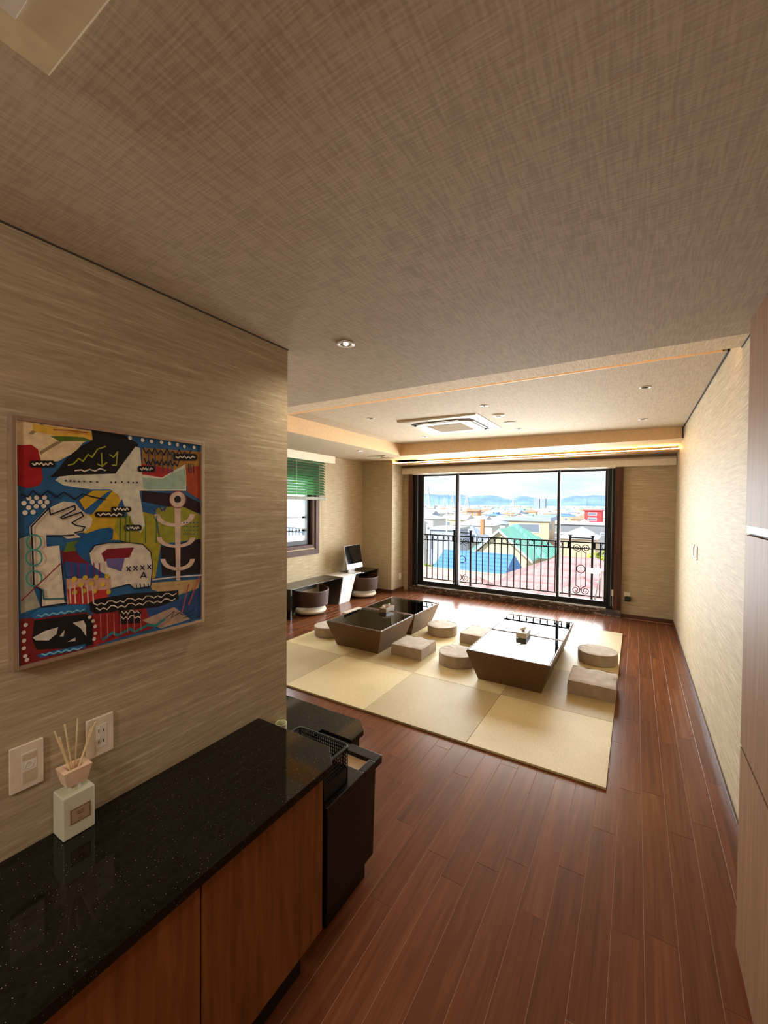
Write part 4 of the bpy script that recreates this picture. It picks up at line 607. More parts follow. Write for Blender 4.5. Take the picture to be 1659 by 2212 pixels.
def tissue(x, y, mat, lab):
    z = .2912; t = thing('tissue_box', lab, 'tissue box', (x, y, z))
    G().box(x-.05, x+.05, y-.1, y+.1, z, z+.052).obj('box', mat, t, bevel=.002)
    G().box(x-.012, x+.012, y-.05, y+.05, z+.0522, z+.0526).obj('opening', M['dark'], t)
    r_ = random.Random(3); g = G(); vv = []; ff = []; nx, ny = 8, 6
    for a in range(nx+1):
        for b in range(ny+1):
            u, v = a/nx-.5, b/ny
            vv.append((x+.006*math.sin(u*9)+(v*.03)*math.sin(u*5+1), y+u*.10*(1+.5*v), z+.0527+v*.034*(1-1.6*u*u)+r_.uniform(-.003, .003)))
    for a in range(nx):
        for b in range(ny): ff.append((a*(ny+1)+b, (a+1)*(ny+1)+b, (a+1)*(ny+1)+b+1, a*(ny+1)+b+1))
    g.add(vv, ff); g.obj('tissue', M['cush_w'] if False else plain('tissue_white', srgb(238, 232, 224), .9), t, smooth=True)
bx = wood('tissue_box_walnut', [(.3, srgb(92, 66, 44)), (.7, srgb(132, 100, 70))], (60, 8, 60), .4, rnd=False)
tissue(-2.60, 4.33, bx, 'brown tissue box on the left pair of low tables'); tissue(-.95, 4.26, plain('tissue_box_ivory', srgb(206, 192, 166), .35), 'ivory tissue box on the right pair of low tables')

# ================================================================ floor cushions
def square_cushion(label, x0, x1, ya, yb, seed):
    z0_, z1_ = .0155, .128; r_ = random.Random(seed); cx, cy = (x0+x1)/2, (ya+yb)/2
    t = thing('square_cushion', label, 'cushion', (cx, cy, z0_), 'square floor cushions')
    bm = bmesh.new(); bmesh.ops.create_cube(bm, size=1); bmesh.ops.subdivide_edges(bm, edges=bm.edges[:], cuts=9, use_grid_fill=True)
    wx, wy, wz = x1-x0, yb-ya, z1_-z0_
    for v in bm.verts:
        x, y, z = v.co
        e = min(1, (1-max(abs(x), abs(y))*2)*5)
        s_ = 1-.035*(.5+z)*abs(2*x*2*y)
        zz = z+.5
        if z > .49: zz += -.05*(1-e)+.03*math.sin(x*14+seed)*math.sin(y*11+seed*2)+r_.uniform(-.012, .012)
        bul = .012*math.sin(math.pi*min(max(z+.5, 0), 1))
        v.co = ((x*s_+math.copysign(bul, x)*(abs(x) > .49))*wx, (y*s_+math.copysign(bul, y)*(abs(y) > .49))*wy, zz*wz)
    me = bpy.data.meshes.new('cover'); bm.to_mesh(me); bm.free(); me.materials.append(M['cush']); me.shade_smooth(); me.set_sharp_from_angle(angle=math.radians(50))
    o = bpy.data.objects.new('cover', me); COL.objects.link(o); o.parent = t
    zt = wz*.955+z0_; q = .985
    pts = []
    for (sx, sy, tx, ty) in ((-1, -1, 1, -1), (1, -1, 1, 1), (1, 1, -1, 1), (-1, 1, -1, -1)):
        for k in range(8): u = k/8; pts.append((cx+wx/2*q*(sx+(tx-sx)*u), cy+wy/2*q*(sy+(ty-sy)*u), zt+.002*math.sin(k*2.1+seed)))
    G().tube(pts, .0035, 5, True).obj('seam_piping', M['cush'], t, smooth=True)
square_cushion('square taupe floor cushion between the table pairs, nearest the sideboard', -2.19, -1.835, 3.745, 4.10, 1)
square_cushion('square taupe floor cushion tucked under the right tables, nearer the window', -1.713, -1.35, 4.49, 4.875, 2)
square_cushion('square taupe floor cushion at the right edge of the tatami', -.475, -.118, 3.775, 4.155, 3)
square_cushion('square taupe floor cushion behind the left tables by the desks', -3.395, -3.03, 4.46, 4.86, 4)
def round_cushion(label, cx, cy, r, seed):
    z0_, h = .0155, .112; t = thing('round_cushion', label, 'cushion', (cx, cy, z0_), 'round floor cushions'); r_ = random.Random(seed)
    prof = [(0, 0), (.93, 0), (.985, .04), (1.0, .3), (1.0, .7), (.985, .93), (.95, 1.0), (.8, 1.01), (.55, 1.02), (.28, 1.025), (0, 1.025)]
    n_ = 40; vv = []; ff = []; m_ = len(prof)
    ph = r_.uniform(0, 6)
    for k in range(n_):
        a = 2*math.pi*k/n_
        for i, (pr, pz) in enumerate(prof):
            w_ = 1+.008*math.sin(3*a+ph)+(.006*math.sin(9*a+ph) if 1 < i < 6 else 0)
            z_ = pz*h
            if i > 5: z_ += .006*pr*math.sin(2*a+ph)*math.sin(5*pr+ph)+.004*math.sin(11*a)*max(0, math.cos(a-2.4))*pr
            vv.append((cx+pr*r*w_*math.cos(a), cy+pr*r*w_*math.sin(a), z0_+z_))
    for k in range(n_):
        j = (k+1) % n_
        for i in range(m_-1): ff.append((k*m_+i, j*m_+i, j*m_+i+1, k*m_+i+1))
    G().add(vv, ff).obj('cover', M['cush'], t, smooth=True)
    G().tube([(cx+r*.985*(1+.008*math.sin(3*a+ph))*math.cos(a), cy+r*.985*(1+.008*math.sin(3*a+ph))*math.sin(a), z0_+h*.965) for a in [2*math.pi*k/36 for k in range(36)]], .0035, 5, True).obj('seam_piping', M['cush'], t, smooth=True)
round_cushion('round taupe floor cushion left of the left tables', -3.17, 3.92, .182, 1)
round_cushion('round taupe floor cushion between the table pairs, nearer the window', -2.02, 4.70, .182, 2)
round_cushion('round taupe floor cushion against the right tables, nearer the sideboard', -1.515, 3.91, .186, 3)
round_cushion('round taupe floor cushion at the right edge of the tatami', -.315, 4.72, .184, 4)

# ================================================================ low desks under the side window
dx0, dx1 = XL+.001, -4.02; SH = .15   # the supports lean along the wall
def desk(label, ya, yb, near_leg, far_leg):
    t = thing('low_desk', label, 'desk', ((dx0+dx1)/2, (ya+yb)/2, 0))
    G().box(dx0, dx1, ya, yb, .408, .42).obj('glass_top', M['black_gl'], t, bevel=.002)
    if near_leg: G().box(dx0+.02, dx1-.005, ya+.005, ya+.03, .0005, .4075).obj('support_panel', M['black_gl'], t)
    if far_leg: G().hexa([(dx0+.01, yb-.20, .0005), (dx1-.005, yb-.20, .0005), (dx1-.005, yb-.17, .0005), (dx0+.01, yb-.17, .0005)], [(dx0+.01, yb-.04, .4075), (dx1-.005, yb-.04, .4075), (dx1-.005, yb-.01, .4075), (dx0+.01, yb-.01, .4075)]).obj('support_panel', M['desk_side'], t)
    G().box(dx0+.0005, dx0+.015, ya+.04, yb-.22, .25, .4075).obj('back_rail', M['desk_side'], t)
desk('low black glass desk under the side window', 4.13, 5.315, True, False)
desk('low black glass desk carrying the computer by the pillar', 5.68, YS-.003, False, True)
wb = thing('desk_divider', 'white slanted divider block between the two low desks', 'cabinet', (-4.2, 5.4, 0))
G().hexa([(dx0, 5.21, .0005), (dx1+.005, 5.21, .0005), (dx1+.005, 5.49, .0005), (dx0, 5.49, .0005)], [(dx0, 5.318, .424), (dx1+.005, 5.318, .424), (dx1+.005, 5.665, .424), (dx0, 5.665, .424)]).obj('block', M['white'], wb, bevel=.003)
G().hexa([(dx0+.01, 5.196, .0008), (dx1-.006, 5.196, .0008), (dx1-.006, 5.208, .0008), (dx0+.01, 5.208, .0008)], [(dx0+.01, 5.299, .4075), (dx1-.006, 5.299, .4075), (dx1-.006, 5.312, .4075), (dx0+.01, 5.312, .4075)]).obj('side_panel', M['desk_side'], wb)
G().hexa([(dx0+.01, 5.493, .0008), (dx1-.006, 5.493, .0008), (dx1-.006, 5.505, .0008), (dx0+.01, 5.505, .0008)], [(dx0+.01, 5.668, .4075), (dx1-.006, 5.668, .4075), (dx1-.006, 5.679, .4075), (dx0+.01, 5.679, .4075)]).obj('side_panel', M['desk_side'], wb)
# all-in-one computer
cpu = thing('desktop_computer', 'slim silver all in one computer on the far low desk', 'computer', (-4.13, 5.78, .42))
tilt = Matrix.Translation((-4.10, 5.77, .50)) @ Matrix.Rotation(math.radians(-10), 4, 'Y') @ Matrix.Rotation(math.radians(4), 4, 'Z')
M['silver'] = plain('computer_silver', srgb(214, 212, 210), .35, .5, .4); M['screen'] = plain('computer_black_screen', srgb(8, 7, 10), .06, .6)
wS, hS = .252, .40
G().box(-.012, 0, -wS, wS, 0, hS).xf(tilt).obj('case', M['silver'], cpu, bevel=.002)
sc_ = G().box(.0002, .0012, -wS+.002, wS-.002, .085, hS-.003).xf(tilt).obj('screen', M['screen'], cpu)
G().add([(.0014, -.012, .034), (.0014, -.006, .03), (.0014, .006, .03), (.0014, .012, .036), (.0014, .008, .052), (.0014, .003, .058), (.0014, -.008, .054)], [tuple(range(7))]).xf(tilt).obj('logo', M['dark'], cpu)
G().prism([(-4.20, .421), (-4.03, .421), (-4.03, .4275), (-4.19, .4275), (-4.13, .60), (-4.142, .605), (-4.20, .43)], 'Y', 5.68, 5.86).obj('stand', M['silver'], cpu, bevel=.001)
# floor chairs
def floor_chair(label, cx, cy, rot):
    t = thing('floor_chair', label, 'floor chair', (0, 0, 0), 'legless wicker floor chairs')
    G().lathe([(0, .0), (.20, .0), (.215, .012), (.20, .02), (0, .02)], (0, 0, 0), 32).obj('base', M['wicker_d'], t, smooth=True)
    pr = [(0, .022), (.17, .022), (.222, .03), (.24, .055), (.228, .082), (.17, .095), (0, .1)]
    G().lathe(pr, (0, 0, 0), 36).obj('seat_pad', M['cush_w'], t, smooth=True)
    # curved wrap-around back: open towards the desk (-x)
    n_ = 30; a0, a1 = math.radians(-112), math.radians(112); vo = []; ff = []
    for k in range(n_+1):
        u = k/n_; a = a0+(a1-a0)*u; e = abs(2*u-1)
        zb = .135 if e < .74 else .135-(e-.74)/.26*.130
        zt_ = .335+.02*e; ro = .268; ri = .246
        vo += [(ro*math.cos(a)*.97, ro*math.sin(a), zb), (ro*1.05*math.cos(a)*.97, ro*1.05*math.sin(a), zt_), (ri*1.05*math.cos(a)*.97, ri*1.05*math.sin(a), zt_), (ri*math.cos(a)*.97, ri*math.sin(a), zb)]
    for k in range(n_):
        for i in range(4): ff.append((4*k+i, 4*k+(i+1) % 4, 4*k+4+(i+1) % 4, 4*k+4+i))
    ff += [(0, 1, 2, 3), (4*n_+3, 4*n_+2, 4*n_+1, 4*n_)]
    G().add(vo, ff).obj('wrap_back', M['wicker_d'], t, smooth=True)
    G().tube([(.2695*math.cos(a0+(a1-a0)*k/30)*.97, .2695*math.sin(a0+(a1-a0)*k/30), .338+.02*abs(2*k/30-1)) for k in range(31)], .012, 7).obj('rim_roll', M['wicker_d'], t, smooth=True)
    t.location = (cx, cy, .001); t.rotation_euler = (0, 0, math.radians(rot)); return t
floor_chair('dark wicker floor chair with cream pad at the desk under the side window', -4.07, 4.58, -12)
floor_chair('dark wicker floor chair with cream pad below the computer', -4.06, 5.93, -8)
# ================================================================ balcony
struct(G().box(-4.6, .8, 7.0, 7.52, -.25, -.06).obj('balcony_floor', plain('balcony_concrete', srgb(186, 180, 172), .8)), 'narrow concrete balcony floor')
YRL = 7.40; RT, RM, RB = 1.012, .912, .147
rl = thing('balcony_railing', 'black wrought iron balcony railing with scroll panels', 'railing', (-1.9, YRL, -.06))
def flatbar(g, xa, xb, z, h=.012, t=.012): return g.box(xa, xb, YRL-t, YRL+t, z-h, z+h)
for nm, z, h in (('top_rail', RT, .011), ('middle_rail', RM, .009), ('bottom_rail', RB, .009)): flatbar(G(), -4.6, .8, z, h).obj(nm, M['iron'], rl)
PP = ((-2.951, -2.625), (-.918, -.591)); SPC = .1138
bars = [-2.625+SPC*k for k in range(1, 15)]+[-2.951-SPC*k for k in range(1, 14)]+[-.591+SPC*k for k in range(1, 11)]
bm_ = G().box(-.0085, .0085, -.0085, .0085, RB, RT).mesh('baluster', M['iron'])
for x in bars:
    o = bpy.data.objects.new('baluster', bm_); COL.objects.link(o); o.parent = rl; o.location = (x+1.9, 0, .06)
def ringpts(cx, cz, r, n=20): return [(cx+r*math.cos(2*math.pi*k/n), YRL, cz+r*math.sin(2*math.pi*k/n)) for k in range(n)]
cells = sorted(bars+[p for q in PP for p in q])
k = 0
for a, b in zip(cells[:-1], cells[1:]):
    if b-a > .2: k = 0; continue
    k += 1
    if k % 2 == 0: G().tube(ringpts((a+b)/2, (RT+RM)/2, .043), .0055, 6, True).obj('ring', M['iron'], rl)
def spiral(cx, cz, r, turns, a0, sgn):
    n_ = 34
    return [(cx+(r*(1-.82*k/n_))*math.cos(a0+sgn*2*math.pi*turns*k/n_), YRL, cz+(r*(1-.82*k/n_))*math.sin(a0+sgn*2*math.pi*turns*k/n_)) for k in range(n_+1)]
for pa, pb in PP:
    for p_ in (pa, pb):
        G().box(p_-.016, p_+.016, YRL-.016, YRL+.016, -.06, 1.115).obj('post', M['iron'], rl); G().box(p_-.03, p_+.03, YRL-.03, YRL+.03, 1.115, 1.128).obj('post_cap', M['iron'], rl)
        s_ = -1 if p_ == pa else 1
        G().box(*sorted((p_, p_+s_*.045)), YRL-.006, YRL+.006, RM-.005, RT).obj('web_plate', M['iron'], rl)
    G().box(pa, pb, YRL-.009, YRL+.009, 1.072, 1.089).obj('cross_bar', M['iron'], rl)
    c_ = (pa+pb)/2
    for s_ in (-1, 1):
        cx = c_+s_*.071; up_r = .069
        for cz, v in ((.915, -1), (.225, 1)):
            a0 = -math.pi/2 if v < 0 else math.pi/2
            G().tube(spiral(cx, cz, up_r, 1.75, a0, s_*(-v)*-1), .0072, 6).obj('scroll', M['iron'], rl)
        G().tube([(cx, YRL, .915-.069), (cx, YRL, .225+.069)], .0065, 6).obj('stem', M['iron'], rl)
    G().tube([(c_, YRL, .90), (c_, YRL, .64)], .004, 6).obj('stem', M['iron'], rl); G().tube([(c_, YRL, .51), (c_, YRL, .225)], .004, 6).obj('stem', M['iron'], rl)
    G().tube(ringpts(c_, .575, .064, 24), .007, 6, True).obj('ring', M['iron'], rl)
fs = thing('folding_stand', 'small cream board on thin folding stand on the balcony', 'stand', (-.53, 7.2, -.06))
fb = Vector
G().hexa([(-.655, 7.16, .552), (-.47, 7.16, .556), (-.425, 7.20, .634), (-.66, 7.20, .628)], [(-.655, 7.172, .546), (-.47, 7.172, .55), (-.425, 7.212, .628), (-.66, 7.212, .622)]).obj('board', plain('stand_cream_board', srgb(226, 214, 186), .5), fs)
gm = plain('stand_grey_metal', srgb(140, 136, 136), .35, .5, .6)
for a, b in (((-.44, 7.205, .62), (-.575, 7.12, -.058)), ((-.45, 7.205, .60), (-.555, 7.12, -.058)), ((-.435, 7.21, .625), (-.455, 7.3, -.058)), ((-.415, 7.21, .6), (-.43, 7.3, -.058))): G().tube([a, b], .006, 6).obj('leg', gm, fs)

# ================================================================ the town outside
ZG = -9.0
gr_ = plain('town_ground_grey', srgb(190, 186, 180), .9, var=.2, scale=.08)
struct(G().add([(-6000, 9, ZG), (4000, 9, ZG), (4000, 6000, ZG), (-6000, 6000, ZG)], [(0, 1, 2, 3)]).add([(-6000, -600, ZG), (-9, -600, ZG), (-9, 9, ZG), (-6000, 9, ZG)], [(0, 1, 2, 3)]).obj('ground', gr_, fix=False), 'ground of the town far below the balcony')
def hm(name, c, rough=.8, var=.08, scale=.6): return plain(name, srgb(*c), rough, .2, 0, var, scale)
WM = [hm('house_wall_white', (208, 206, 202)), hm('house_wall_cream', (206, 192, 160)), hm('house_wall_grey', (176, 178, 182)), hm('house_wall_beige', (202, 178, 150)), hm('house_wall_pale', (200, 204, 206))]
RMt = [hm('roof_slate_blue', (160, 173, 194)), hm('roof_grey', (178, 182, 188)), hm('roof_light_grey', (184, 188, 192)), hm('roof_teal', (130, 172, 166)), hm('roof_terracotta', (190, 142, 118)), hm('roof_bright_blue', (112, 150, 200)), hm('roof_pale', (200, 196, 190))]
WIN = plain('house_window_dark', srgb(120, 132, 146), .3); WFR = hm('house_trim_white', (216, 216, 214))
def tile_roof(name, c0, c1, sx, sz):
    """roof covering with tile courses in relief, laid in the object's own frame"""
    n = N(name); g = n.pos((1, 1, 1), True); sp_ = n.n('ShaderNodeSeparateXYZ'); n.l(g, sp_.inputs[0])
    a = n.math('SINE', n.math('MULTIPLY', sp_.outputs[0], sx)); b = n.math('FRACT', n.math('MULTIPLY', sp_.outputs[2], sz)); c = n.math('SINE', n.math('MULTIPLY', sp_.outputs[1], sx))
    h = n.math('ADD', n.math('MULTIPLY', n.math('ADD', a, c), .25), n.math('MULTIPLY', b, .9)); nn = n.noise(n.pos((3, 3, 3)), 1, 3)
    return n.bsdf(n.ramp(n.math('ADD', n.math('MULTIPLY', b, .6), n.math('MULTIPLY', nn, .5)), [(.12, c0), (.45, c1)]), .7, .25, normal=n.bump(h, .8, .08))
def roof_geo(kind, w, d, ze, zr, oh, along='x', inset=None):
    """gable or hip roof over a w x d plan, eaves at ze, ridge at zr, local frame; returned as solid"""
    x, y = w/2+oh, d/2+oh; t = .18
    if kind == 'flat': return G().box(-x, x, -y, y, ze, zr)
    if along == 'x':
        i_ = (inset if inset is not None else (y if kind == 'hip' else 0)); r = [(-x+i_, 0, zr), (x-i_, 0, zr)]
        b = [(-x, -y, ze), (x, -y, ze), (x, y, ze), (-x, y, ze)]; f = [(0, 1, 5, 4), (2, 3, 4, 5), (1, 2, 5), (3, 0, 4)]
    else:
        i_ = (inset if inset is not None else (x if kind == 'hip' else 0)); r = [(0, -y+i_, zr), (0, y-i_, zr)]
        b = [(-x, -y, ze), (x, -y, ze), (x, y, ze), (-x, y, ze)]; f = [(0, 1, 4), (1, 2, 5, 4), (2, 3, 5), (3, 0, 4, 5)]
    return G().add(b+r, f+[(3, 2, 1, 0)])
def house(name, label, cx, cy, rot, w, d, ze, zr, kind='gable', wall=0, roof=0, along='x', oh=.5, wins=(), inset=None, group=None, cat='house'):
    t = thing(name, label, cat, (0, 0, 0), group)
    wm = WM[wall] if isinstance(wall, int) else wall; rm_ = RMt[roof] if isinstance(roof, int) else roof
    he, hr = ze-ZG, zr-ZG
    g = G().box(-w/2, w/2, -d/2, d/2, 0, he)
    if kind == 'gable':
        if along == 'x': [g.add([(sx*w/2, -d/2, he), (sx*w/2, d/2, he), (sx*w/2, 0, hr-.25*(hr-he)/max(d, 1)*2)], [(0, 1, 2)]) for sx in (-1, 1)]
        else: [g.add([(-w/2, sy*d/2, he), (w/2, sy*d/2, he), (0, sy*d/2, hr-.25)], [(0, 1, 2)]) for sy in (-1, 1)]
    g.obj('walls', wm, t)
    ov = oh if kind != 'flat' else .3
    roof_geo(kind, w, d, he+(.02 if kind == 'flat' else -oh*(hr-he)/(max(d if along == 'x' else w, 1)/2)*.8), hr, ov, along, inset).obj('roof', rm_, t)
    for (fx, x0_, x1_, z0_, z1_) in wins:   # on face 'f'ront (-y), 'r'ight (+x)
        q = G().box(x0_, x1_, -d/2-.06, -d/2-.02, z0_-ZG, z1_-ZG) if fx == 'f' else G().box(w/2+.02, w/2+.06, x0_, x1_, z0_-ZG, z1_-ZG) if fx == 'r' else G().box(-w/2-.06, -w/2-.02, x0_, x1_, z0_-ZG, z1_-ZG)
        wq = q.obj('window', WFR, t)
        q2 = G().box(x0_+.12, x1_-.12, -d/2-.09, -d/2-.065, z0_-ZG+.12, z1_-ZG-.12) if fx == 'f' else G().box(w/2+.065, w/2+.09, x0_+.12, x1_-.12, z0_-ZG+.12, z1_-ZG-.12) if fx == 'r' else G().box(-w/2-.09, -w/2-.065, x0_+.12, x1_-.12, z0_-ZG+.12, z1_-ZG-.12)
        q2.obj('pane', WIN, wq)
    t.location = (cx, cy, ZG); t.rotation_euler = (0, 0, math.radians(rot)); return t
red_t = tile_roof('roof_red_pantile', srgb(150, 104, 104), srgb(196, 150, 150), 20, 3.2); blu_t = tile_roof('roof_blue_pantile', srgb(52, 100, 176), srgb(92, 146, 214), 22, 3.6); pnk_t = tile_roof('roof_faded_red_pantile', srgb(178, 132, 122), srgb(208, 168, 156), 20, 3.2)
grn = hm('roof_green_metal', (118, 182, 166), .5)
NEAR = []
# nearest: red roofed house below the balcony, right of centre
h1 = house('red_roof_house', 'house with red tiled hip roof just below the balcony', -2.9, 27.0, 4, 11.0, 9.0, -3.7, -1.45, 'hip', 1, red_t, 'x', .6)
def add_wing(t, cx, cy, w, d, ze, zr, kind, along, roof, wall, oh=.5):
    m = Matrix.Translation((cx, cy, 0)); he, hr = ze-ZG, zr-ZG
    G().box(-w/2, w/2, -d/2, d/2, 0, he).xf(m).obj('wing_walls', wall, t, off=(0, 0, 0)); roof_geo(kind, w, d, he-oh*(hr-he)/(max(d if along == 'x' else w, 1)/2)*.8, hr, oh, along).xf(m).obj('wing_roof', roof, t, off=(0, 0, 0))
add_wing(h1, .4, -5.5, 6.6, 7.0, -3.75, -1.75, 'hip', 'y', red_t, WM[1]); add_wing(h1, -5.2, -3.2, 5.0, 5.0, -4.3, -2.55, 'hip', 'x', red_t, WM[1])
cap = G()
for a, b in (((-2.4+.4, -5.5, 0), 0),): pass
h2 = house('pink_roof_house', 'house with faded red tiled roof at the lower left of the window', -12.9, 27.6, -3, 11.2, 6.5, -4.9, -2.95, 'gable', 1, pnk_t, 'x', .5)
h3 = house('blue_roof_house', 'house with bright blue tiled roof behind the railing', -12.6, 37.4, -2, 5.9, 6.4, -4.6, -2.75, 'gable', 0, blu_t, 'x', .45, [('r', -1.0, 1.0, -6.3, -5.2)])
# cream house with green metal roof
h4 = house('green_roof_house', 'cream gabled house with green metal roof in the middle of the view', -14.4, 58.5, 0, 9.6, 9.0, -4.5, -1.0, 'hip', 1, grn, 'x', .6, [('r', -2, -.8, -7, -5.4)])
g4 = Matrix.Translation((.35, -6.2, 0))
G().box(-3.2, 3.2, -2.4, 3.0, 0, -4.6-ZG).add([(-3.2, -2.4, -4.6-ZG), (3.2, -2.4, -4.6-ZG), (0, -2.4, -1.5-ZG)], [(0, 1, 2)]).xf(g4).obj('gable_walls', WM[1], h4, off=(0, 0, 0))
for s_ in (-1, 1): G().hexa([(0, -2.9, -1.22-ZG), (s_*3.85, -2.9, -4.75-ZG), (s_*3.85, 4.4, -4.75-ZG), (0, 4.4, -1.22-ZG)], [(0, -2.9, -1.42-ZG), (s_*3.85, -2.9, -4.97-ZG), (s_*3.85, 4.4, -4.97-ZG), (0, 4.4, -1.42-ZG)]).xf(g4).obj('gable_roof', grn, h4, off=(0, 0, 0))
for s_ in (-1, 1): G().hexa([(0, -2.98, -1.2-ZG), (s_*3.95, -2.98, -4.82-ZG), (s_*3.95, -2.98, -5.1-ZG), (0, -2.98, -1.55-ZG)], [(0, -2.91, -1.2-ZG), (s_*3.95, -2.91, -4.82-ZG), (s_*3.95, -2.91, -5.1-ZG), (0, -2.91, -1.55-ZG)]).xf(g4).obj('barge_board', WFR, h4, off=(0, 0, 0))
for x0_, x1_ in ((1.0, 2.5), (-2.2, -1.0)):
    wq = G().box(x0_, x1_, -2.47, -2.41, -6.9-ZG, -5.3-ZG).xf(g4).obj('window', WFR, h4, off=(0, 0, 0)); G().box(x0_+.15, x1_-.15, -2.5, -2.475, -6.75-ZG, -5.45-ZG).xf(g4).obj('pane', WIN, wq, off=(0, 0, 0))
for k in range(15):   # standing seams of the green roof: slope towards the viewer and right hand hip
    u = -5.0+10.0*k/14
    top = (max(min(u, 1.0), -1.0) if abs(u) > 1 else u)
    zt_ = -1.0-max(0, abs(u)-.3)*.74; G().tube([(u, -5.1, -4.78-ZG), (u, -5.1*max(0, (abs(u)-.3))/4.9 if abs(u) > .3 else 0, zt_-ZG+.04)], .05, 4).obj('roof_seam', grn, h4, off=(0, 0, 0))
for k in range(9):
    v = -4.6+9.2*k/8; G().tube([(5.4, v, -4.78-ZG), (.3+5.1*abs(v)/5.1, v, -1.0-3.78*abs(v)/5.1-ZG+.04)], .05, 4).obj('roof_seam', grn, h4, off=(0, 0, 0))
house('tan_house', 'tan flat roofed house behind the green roof', -15.6, 76, 3, 6.4, 9, -1.0, -.35, 'flat', 3, RMt[0], wins=[('f', -2.0, 1.8, -2.9, -1.4), ('r', -4, -1.2, -2.6, -1.3)])
house('grey_building', 'long dark grey flat roofed building left of the red block', -9.6, 96, 0, 13.5, 8, -2.2, -1.8, 'flat', hm('wall_dark_grey', (134, 138, 144)), RMt[1], wins=[('f', 3.6, 4.6, -4.2, -3.6), ('f', 5.0, 6.3, -4.2, -3.6)], cat='building')
pA = P(1246.5, 1141, 72); house('striped_gable_house', 'small house with pale blue corrugated gable near the railing post', pA.x, 75, 0, 5.4, 8, -3.4, pA.z, 'gable', 3, RMt[2], 'y', .35)
pB = P(1281, 1103, 132); house('red_block', 'bright red two storey building with white windows', pB.x, 136, 0, 4.3, 8, .25, .55, 'flat', hm('wall_bright_red', (196, 74, 78)), hm('roof_red_edge', (200, 90, 90)), wins=[('f', -1.3, 1.0, -1.1, -.2), ('f', -1.3, 1.0, -2.6, -1.7)], cat='building')
pC = P(1017, 1101, 165); house('orange_block', 'low orange tinted building left of centre', pC.x, 169, 8, 4.6, 7, -.9, -.1, 'gable', hm('wall_orange', (206, 150, 112)), RMt[4], wins=[('f', -1.6, -.6, -2.2, -1.3), ('f', .6, 1.6, -2.2, -1.3)], cat='building')
pD = P(1067, 1103, 150); house('blue_roof_hall', 'low hall with mid blue roof in the town centre', pD.x, 153, -5, 5.5, 8, -2.0, -.9, 'hip', 0, RMt[5], cat='building')
pE = P(951, 1143, 62); house('blue_shed', 'pale blue windowless shed at the left of the view', pE.x+.75, 64, 2, 4.4, 6, -2.4, -2.0, 'flat', hm('wall_pale_blue', (172, 182, 204)), RMt[1], cat='shed')
pF = P(934, 1138, 60); house('white_house', 'white house beside the pale blue shed', pF.x-2.75, 58.8, 0, 2.6, 4, -1.4, -.7, 'gable', 0, RMt[6], 'x', .3, [('f', -.5, .5, -3.6, -1.9)])
pG = P(1016, 1140, 82); house('white_hall', 'white hall with shallow gable behind the blue shed', pG.x, 86, 6, 8.2, 9, -2.5, -1.2, 'gable', 0, RMt[2], 'y', .3, [('f', -2.4, -1.6, -4.6, -3.4)], cat='building')
pH = P(1038, 1146, 66); house('slate_roof_house', 'house with slate blue hip roof and brick chimney', pH.x-3.2, 71, -6, 5.6, 6, -4.4, -1.9, 'hip', 0, RMt[0])
ch = G().box(0, .55, 0, .55, 0, 2.4); co = ch.obj('brick_chimney', hm('chimney_brick', (190, 130, 96)), off=(0, 0, 0)); co.location = tuple(P(1037, 1155, 63)); tag(co, 'slim orange brick chimney left of the green roof', 'chimney')
G().box(-.06, .61, -.06, .61, 2.4, 2.5).obj('cap', WFR, co, off=(0, 0, 0))
pI = P(1146, 1106, 108); house('pale_gable_hall', 'pale building with wide white roof behind the tan house', pI.x-3, 112, 12, 9, 10, -2.0, -.5, 'hip', 4, RMt[6], cat='building')
for k, (px, dx_) in enumerate(((1159, 0), (1172, 0))):
    q = P(px, 1080, 620); house('apartment_tower', ('left of two distant grey apartment towers', 'right of two distant grey apartment towers')[k], q.x, 625, 0, 7.2, 10, 11.0, 11.8, 'flat', hm('tower_blue_grey', (150, 166, 190)), RMt[1], wins=[('f', -2.6+1.8*i, -1.4+1.8*i, 2.0+3*j, 3.6+3*j) for i in range(3) for j in range(3)], cat='tower')
for k, (px, py, Yd, w, ze, zr, kd, wl, rf, al, lb_) in enumerate((
        (912, 1128, 90, 7, -1.6, -.6, 'hip', 0, 2, 'x', 'white house with pale grey hip roof at the far left of the view'),
        (980, 1128, 104, 7, -2.2, -1.0, 'gable', 1, 6, 'x', 'cream house with pale gable roof behind the utility pole'),
        (1062, 1128, 96, 6, -2.6, -1.5, 'hip', 4, 0, 'x', 'pale house with slate hip roof left of the tan house'),
        (1190, 1135, 82, 5, -4.6, -3.4, 'gable', 0, 2, 'x', 'low white house between the tan house and the right mullion'),
        (1262, 1165, 52, 9, -6.2, -5.2, 'gable', 3, 2, 'x', 'low beige house with light roof beyond the red roof'))):
    q = P(px, py, Yd); house('town_house', lb_, q.x, Yd+3, k*5-8, w, 6, ze, zr, kd, wl, rf, al, .4, [('f', -1.8, -.8, ze-1.8, ze-.7), ('f', .6, 1.6, ze-1.8, ze-.7)]); NEAR.append((q.x, Yd+3, w*.6))
